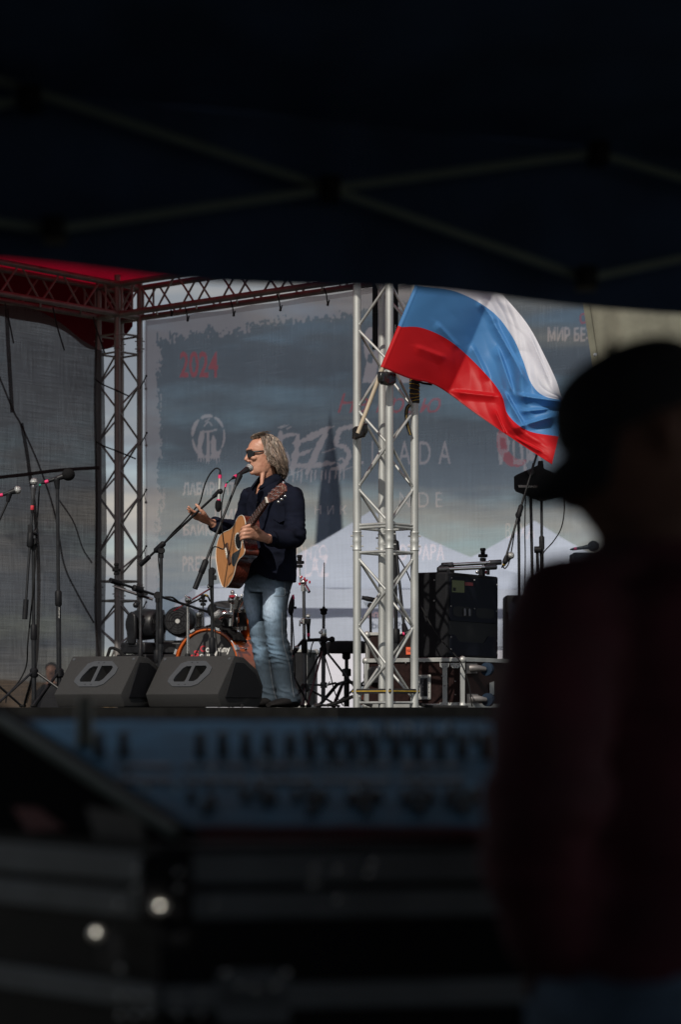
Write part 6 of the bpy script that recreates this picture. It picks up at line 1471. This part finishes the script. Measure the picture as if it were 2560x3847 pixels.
for cx in (770, 975, 1165, 1370, 1570, 1735):
    for dx, dy in ((-55, 0), (-28, 12), (0, -14), (30, 8), (55, -6), (8, 34)):
        if kr.random() < .9: knob(cx + dx * .9, 3016 + dy * 1.3 + kr.uniform(-5, 5), .0085, .020)
m = MB(); fy = ya - .035; m.prism([V((P(690, 0, fy).x, fy, za - .004)), V((xr, fy, za - .004)), V((xr, ya - .001, za - .002)), V((P(690, 0, fy).x, ya - .001, za - .002))], (0, 0, -.028)); M['desk_red'] = material('desk_red', (.14, .008, .018), .7); m.build('arm_rest', M['desk_red'], desk, bevel=.008)
m = MB(); m.box(V(((P(672, 0, ya).x + xr) / 2, ya - .008, za - .075)), (xr - P(672, 0, ya).x, .03, .085)); m.build('front_rail', M['frame'], desk, bevel=.004)
m = MB(); q, _ = onmix(318, 2805); m.path([q, q + V((0, 0, .085))], [.016, .012], 12); M['lamp_grey'] = material('lamp_grey', (.16, .16, .13), .5); lp = tag(m.build('desk_lamp', M['lamp_grey'], None, loc=q), 'small grey gooseneck lamp stub standing on the far left of the mixing desk', 'lamp')
# slanting rack beside the desk
ld = V((-.67, .742, 0)); iw = V((.742, .67, 0)); rc = P(660, 3130, 3.46)
rk_ = thing('rack_case', 'black slant-topped rack with a faint red patch left of the mixing desk', 'rack', V((rc.x, rc.y, 0)))
def RK(px, py): return onplane(px, py, rc, iw)
poly = [RK(x, y) for x, y in ((660, 3128), (660, 3235), (300, 3215), (-120, 3180), (-120, 2630), (0, 2700))]
m = MB(); m.prism(poly, iw * .05); m.build('side_panel', M['skirt'], rk_, bevel=.006)
m = MB(); m.prism([p - iw * .003 for p in [RK(x, y) for x, y in ((55, 3030), (150, 3035), (255, 3115), (110, 3125))]], -iw * .002); M['dim_red'] = material('dim_red', (.16, .01, .02), .6); m.build('patch', M['dim_red'], rk_)
m = MB(); m.prism([p - iw * .003 for p in [RK(x, y) for x, y in ((330, 3030), (540, 3060), (560, 3190), (380, 3190))]], -iw * .002); M['dim_grey'] = material('dim_grey', (.09, .085, .085), .6); m.build('plate', M['dim_grey'], rk_)
m = MB(); m.path([RK(660, 3128) - iw * .004, RK(0, 2699) - iw * .004], [(.008, .012)] * 2, 8, up=UP); m.build('edge_trim', M['frame'], rk_)
# road case carrying the desk, with a blunt corner towards the camera
yc = 3.4; cc_ = V((P(600, 0, yc).x, yc, 0)); rd_ = V((.985, .17, 0))
cz1 = P(0, 3175, yc).z
case = thing('road_case', 'black road case with aluminium rails and ball corners under the mixing desk', 'case', cc_)
def CP(s, off=0): return cc_ + (ld * -s if s < 0 else rd_ * s) + (V((-.25, -.97, 0)) * off)
back = [CP(.62) + iw * .0 + V((0, 1.0, 0)), CP(-.9) + V((.5, .7, 0))]
m = MB(); m.prism([V((q.x, q.y, .12)) for q in (CP(0), CP(.62), back[0], back[1], CP(-.9))], (0, 0, cz1 - .12)); m.build('body', M['black'], case)
n1_ = V((-ld.y, ld.x, 0));  n1_ = n1_ if n1_.y < 0 else -n1_
n2_ = V((rd_.y, -rd_.x, 0)); n2_ = n2_ if n2_.y < 0 else -n2_
M['rail'] = material('rail', (.23, .25, .27), .6, .1, .2, 12)
for y0, y1 in ((3205, 3322), (3352, 3455), (3700, 3800)):
    z0, z1 = P(0, y1, yc).z, P(0, y0, yc).z
    for a, b, n in ((CP(-.9), CP(0), n1_), (CP(0), CP(.62), n2_)):
        m = MB(); m.prism([V((q.x, q.y, z)) + n * .001 for q, z in ((a, z0), (b, z0), (b, z1), (a, z1))], n * .007); m.build('rail', M['rail'], case, bevel=.003)
def CF(px, py, n, off=.009): return onplane(px, py, cc_, n) + n * off
m = MB(); m.box(CF(622, 3330, n2_, .012), (.075, .02, .1), Matrix((rd_, n2_, UP)).transposed()); br_ = m.build('corner_brace', M['black'], case, bevel=.01)
for x, y in ((568, 3272), (658, 3272), (568, 3335), (658, 3335), (795, 3395), (498, 3395)):
    n = n2_ if x > 600 else n1_; m = MB(); m.ball(CF(x, y, n, .022 if x < 700 else .010), .007, 10); m.build('rivet', M['chrome'], case)
for x, y in ((1165, 3262), (1255, 3265), (1370, 3280), (1385, 3240), (1165, 3320), (1255, 3375)):
    m = MB(); m.ball(CF(x, y, n2_, .010), .008, 10); m.build('rivet', M['chrome'], case)
for x, y, r_ in ((597, 3405, .0125), (427, 3506, .0115)):
    n = n2_ if x > 560 else n1_; m = MB(); m.ball(CF(x, y, n, .03), r_, 16); m.build('ball_corner', M['speck'], case); rays.append(CF(x, y, n, .03))
m = MB(); m.prism([CF(x, y, n2_, .002) for x, y in ((810, 3640), (1085, 3640), (1085, 3847), (810, 3847))], n2_ * .006); lt = m.build('latch_plate', M['rail'], case, bevel=.004)
for x, y in ((890, 3700), (1020, 3700), (950, 3712), (835, 3650), (1065, 3650)):
    m = MB(); m.ball(CF(x, y, n2_, .012), .008, 10); m.build('rivet', M['chrome'], lt)
for x, y in ((480, 3640), (480, 3740), (535, 3740), (590, 3740), (660, 3738), (745, 3736), (480, 3815), (535, 3812), (585, 3808), (665, 3808), (745, 3808)):
    n = n2_ if x > 600 else n1_; m = MB(); m.ball(CF(x, y, n, .010), .0065, 10); m.build('rivet', M['chrome'], case)
m = MB(); m.box(V((.05, 4.0, .06)), (1.2, .8, .1)); m.build('base', M['black'], case)

# ---------------------------------------------------------------- man in the cap in front of the desk
YP = 3.1
def FP(px, py, d=0): return P(px, py, YP + d)
fg = thing('person', 'man in a dark cap and dark red jacket seen in shadow beside the mixing desk', 'person', V((FP(2400, 0).x, YP, 0)))
M['skin_dim'] = material('skin_dim', (.13, .07, .055), .7, spec=.15); M['jacket'] = material('jacket', (.082, .014, .026), .8, 0, .3, 8, bump=.2, bscale=60); M['cap'] = material('cap', (.008, .009, .014), .9, 0, .3, 30)  # skin darkened so its colour carries the tent's shade
tl = R(24); hfw = V((-math.cos(tl), 0, -math.sin(tl))); hup = V((-math.sin(tl), 0, math.cos(tl))); hsd = V((0, 1, 0)); hc = FP(2395, 1660)
def H(f, s, u): return hc + hfw * f + hsd * s + hup * u
b = MB()
b.loft([(H(.055, 0, -.125), hfw * .02, hsd * .02), (H(.045, 0, -.112), hfw * .045, hsd * .04), (H(.03, 0, -.09), hfw * .066, hsd * .055), (H(.015, 0, -.05), hfw * .085, hsd * .066), (H(.0, 0, 0), hfw * .098, hsd * .075), (H(-.005, 0, .05), hfw * .10, hsd * .077), (H(-.01, 0, .09), hfw * .085, hsd * .065), (H(-.01, 0, .115), hfw * .04, hsd * .03)], 28)
b.path([H(.092, 0, .005), H(.108, 0, -.02), H(.116, 0, -.038), H(.1, 0, -.046)], [.010, .014, .015, .01], 10); b.path([H(.095, -.02, -.072), H(.10, 0, -.07), H(.095, .02, -.072)], .007, 8); b.ball(H(.085, 0, -.105), (.02, .02, .018))
for s in (-1, 1): b.path([H(-.02, s * .074, .02), H(-.03, s * .084, .0), H(-.022, s * .078, -.035)], [.01, .014, .008], 8)
b.path([H(-.03, 0, -.06), FP(2440, 1930), FP(2480, 2120), FP(2500, 2300)], [.06, .058, .065, .1], 20)
b.loft([(FP(2490, 2140), V((.07, 0, 0)), V((0, .07, 0))), (FP(2480, 2240), V((.10, 0, 0)), V((0, .17, 0))), (FP(2490, 2420), V((.12, 0, 0)), V((0, .18, 0))), (FP(2500, 2900), V((.12, 0, 0)), V((0, .15, 0))), (FP(2490, 3500), V((.12, 0, 0)), V((0, .15, 0))), (FP(2480, 3800), V((.12, 0, 0)), V((0, .16, 0)))], 24)
ARM = [FP(2195, 2325, -.14), FP(2090, 2620, -.2), FP(2060, 2950, -.22), FP(2040, 3130, -.2), FP(2060, 3430, -.12), FP(2120, 3600, -.04)]
b.path(catmull([FP(2420, 2300, -.05)] + ARM, 4), cat1([.06, .055, .052, .048, .045, .04, .032], 4), 16)
for k in range(4): b.path([ARM[-1] + V((0, -.03 + .02 * k, 0)), ARM[-1] + V((-.01 + .006 * k, -.035 + .022 * k, -.05)), ARM[-1] + V((.01, -.03 + .02 * k, -.085 + .006 * abs(k - 1)))], [.012, .010, .008], 8)
b.path([ARM[-1] + V((-.02, 0, 0)), ARM[-1] + V((-.045, .005, -.04)), ARM[-1] + V((-.04, .01, -.06))], [.014, .011, .008], 8)
AR2 = [FP(2560, 2280, .17), FP(2640, 2700, .2), FP(2560, 3100, .2), FP(2300, 3250, .16)]
b.path(catmull(AR2, 4), cat1([.06, .055, .045, .035], 4), 14)
zh = FP(0, 3750).z
for s in (-1, 1): b.path([V((FP(2470, 0).x, YP + s * .09, zh)), V((FP(2440, 0).x, YP + s * .1, zh * .52)), V((FP(2490, 0).x, YP + s * .1, .09)), V((FP(2380, 0).x, YP + s * .1, .05))], [.095, .065, .045, .045], 14)
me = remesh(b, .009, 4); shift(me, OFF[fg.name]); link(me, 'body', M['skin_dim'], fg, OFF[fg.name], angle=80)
j = MB()
j.loft([(FP(2450, 2060, .0), V((.085, 0, 0)), V((0, .085, 0))), (FP(2450, 2150), V((.092, 0, 0)), V((0, .12, 0))), (FP(2440, 2250), V((.14, 0, 0)), V((0, .2, 0))), (FP(2470, 2420), V((.16, 0, 0)), V((0, .21, 0))), (FP(2500, 2900), V((.15, 0, 0)), V((0, .185, 0))), (FP(2490, 3350), V((.155, 0, 0)), V((0, .185, 0))), (FP(2480, 3640), V((.15, 0, 0)), V((0, .19, 0)))], 26)
j.path(catmull([FP(2420, 2285, -.04)] + [ARM[0] + V((-.012, 0, 0))] + ARM[1:-1] + [lerp(ARM[-2], ARM[-1], .5)], 5), cat1([.07, .076, .074, .073, .07, .062, .056], 5), 20)
j.path(catmull(AR2, 4), cat1([.08, .072, .062, .05], 4), 14)
me = remesh(j, .011, 4)
displace(me, lambda p, n: .012 * noise.noise(V((p.x * 9, p.y * 9, p.z * 14))) + .006 * (1 - 2 * abs(noise.noise(V((p.x * 8, p.y * 8, p.z * 26))))))
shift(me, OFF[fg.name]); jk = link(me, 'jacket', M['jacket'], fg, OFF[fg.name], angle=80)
m = MB(); m.loft([(FP(2470, 3560), V((.155, 0, 0)), V((0, .185, 0))), (FP(2460, 3760), V((.17, 0, 0)), V((0, .19, 0))), (FP(2460, 4000), V((.165, 0, 0)), V((0, .19, 0)))], 24)
for s in (-1, 1): m.path([V((FP(2465, 0).x, YP + s * .095, zh - .02)), V((FP(2445, 0).x, YP + s * .1, zh * .52)), V((FP(2490, 0).x, YP + s * .1, .06))], [.12, .085, .075], 16)
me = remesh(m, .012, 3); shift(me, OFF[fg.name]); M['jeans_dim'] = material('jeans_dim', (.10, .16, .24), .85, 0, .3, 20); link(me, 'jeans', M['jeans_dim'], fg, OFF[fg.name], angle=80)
m = MB(); m.loft([(H(-.012, 0, .01), hfw * .108, hsd * .088), (H(-.012, 0, .03), hfw * .112, hsd * .091), (H(-.014, 0, .07), hfw * .11, hsd * .089), (H(-.016, 0, .10), hfw * .092, hsd * .074), (H(-.018, 0, .118), hfw * .06, hsd * .048), (H(-.018, 0, .125), hfw * .015, hsd * .012)], 30)
cp = m.build('cap', M['cap'], fg, subd=1)
m = MB()
def brim(a, b_):
    th = lerp(R(-72), R(72), a); r_ = lerp(.9, 1.0, b_); f = .092 * math.cos(th); s = .086 * math.sin(th)
    ext = .080 * b_ * math.cos(th) ** .6
    return H(f + ext, s, .022 - .030 * b_ - .10 * (s / .086) ** 2 * .28 * (.3 + b_))
m.grid(brim, 24, 8); m.build('brim', M['cap'], cp, solid=.006)
m = MB(); m.ball(H(-.018, 0, .127), .008, 8); m.build('button', M['cap'], cp)

# two holes added out of view in the canopy roof, to sunlight the ball corners
keep = []
for f_ in rfm.f:
    c_ = sum((rfm.v[k] for k in f_), V()) / 4
    if all(((c_ - o_) - SUN_TO * (c_ - o_).dot(SUN_TO)).length > .019 for o_ in rays): keep.append(f_)
print('EYELET', len(rfm.f) - len(keep)); rfm.f = keep; rfm.build('roof', M['canopy'], tent)
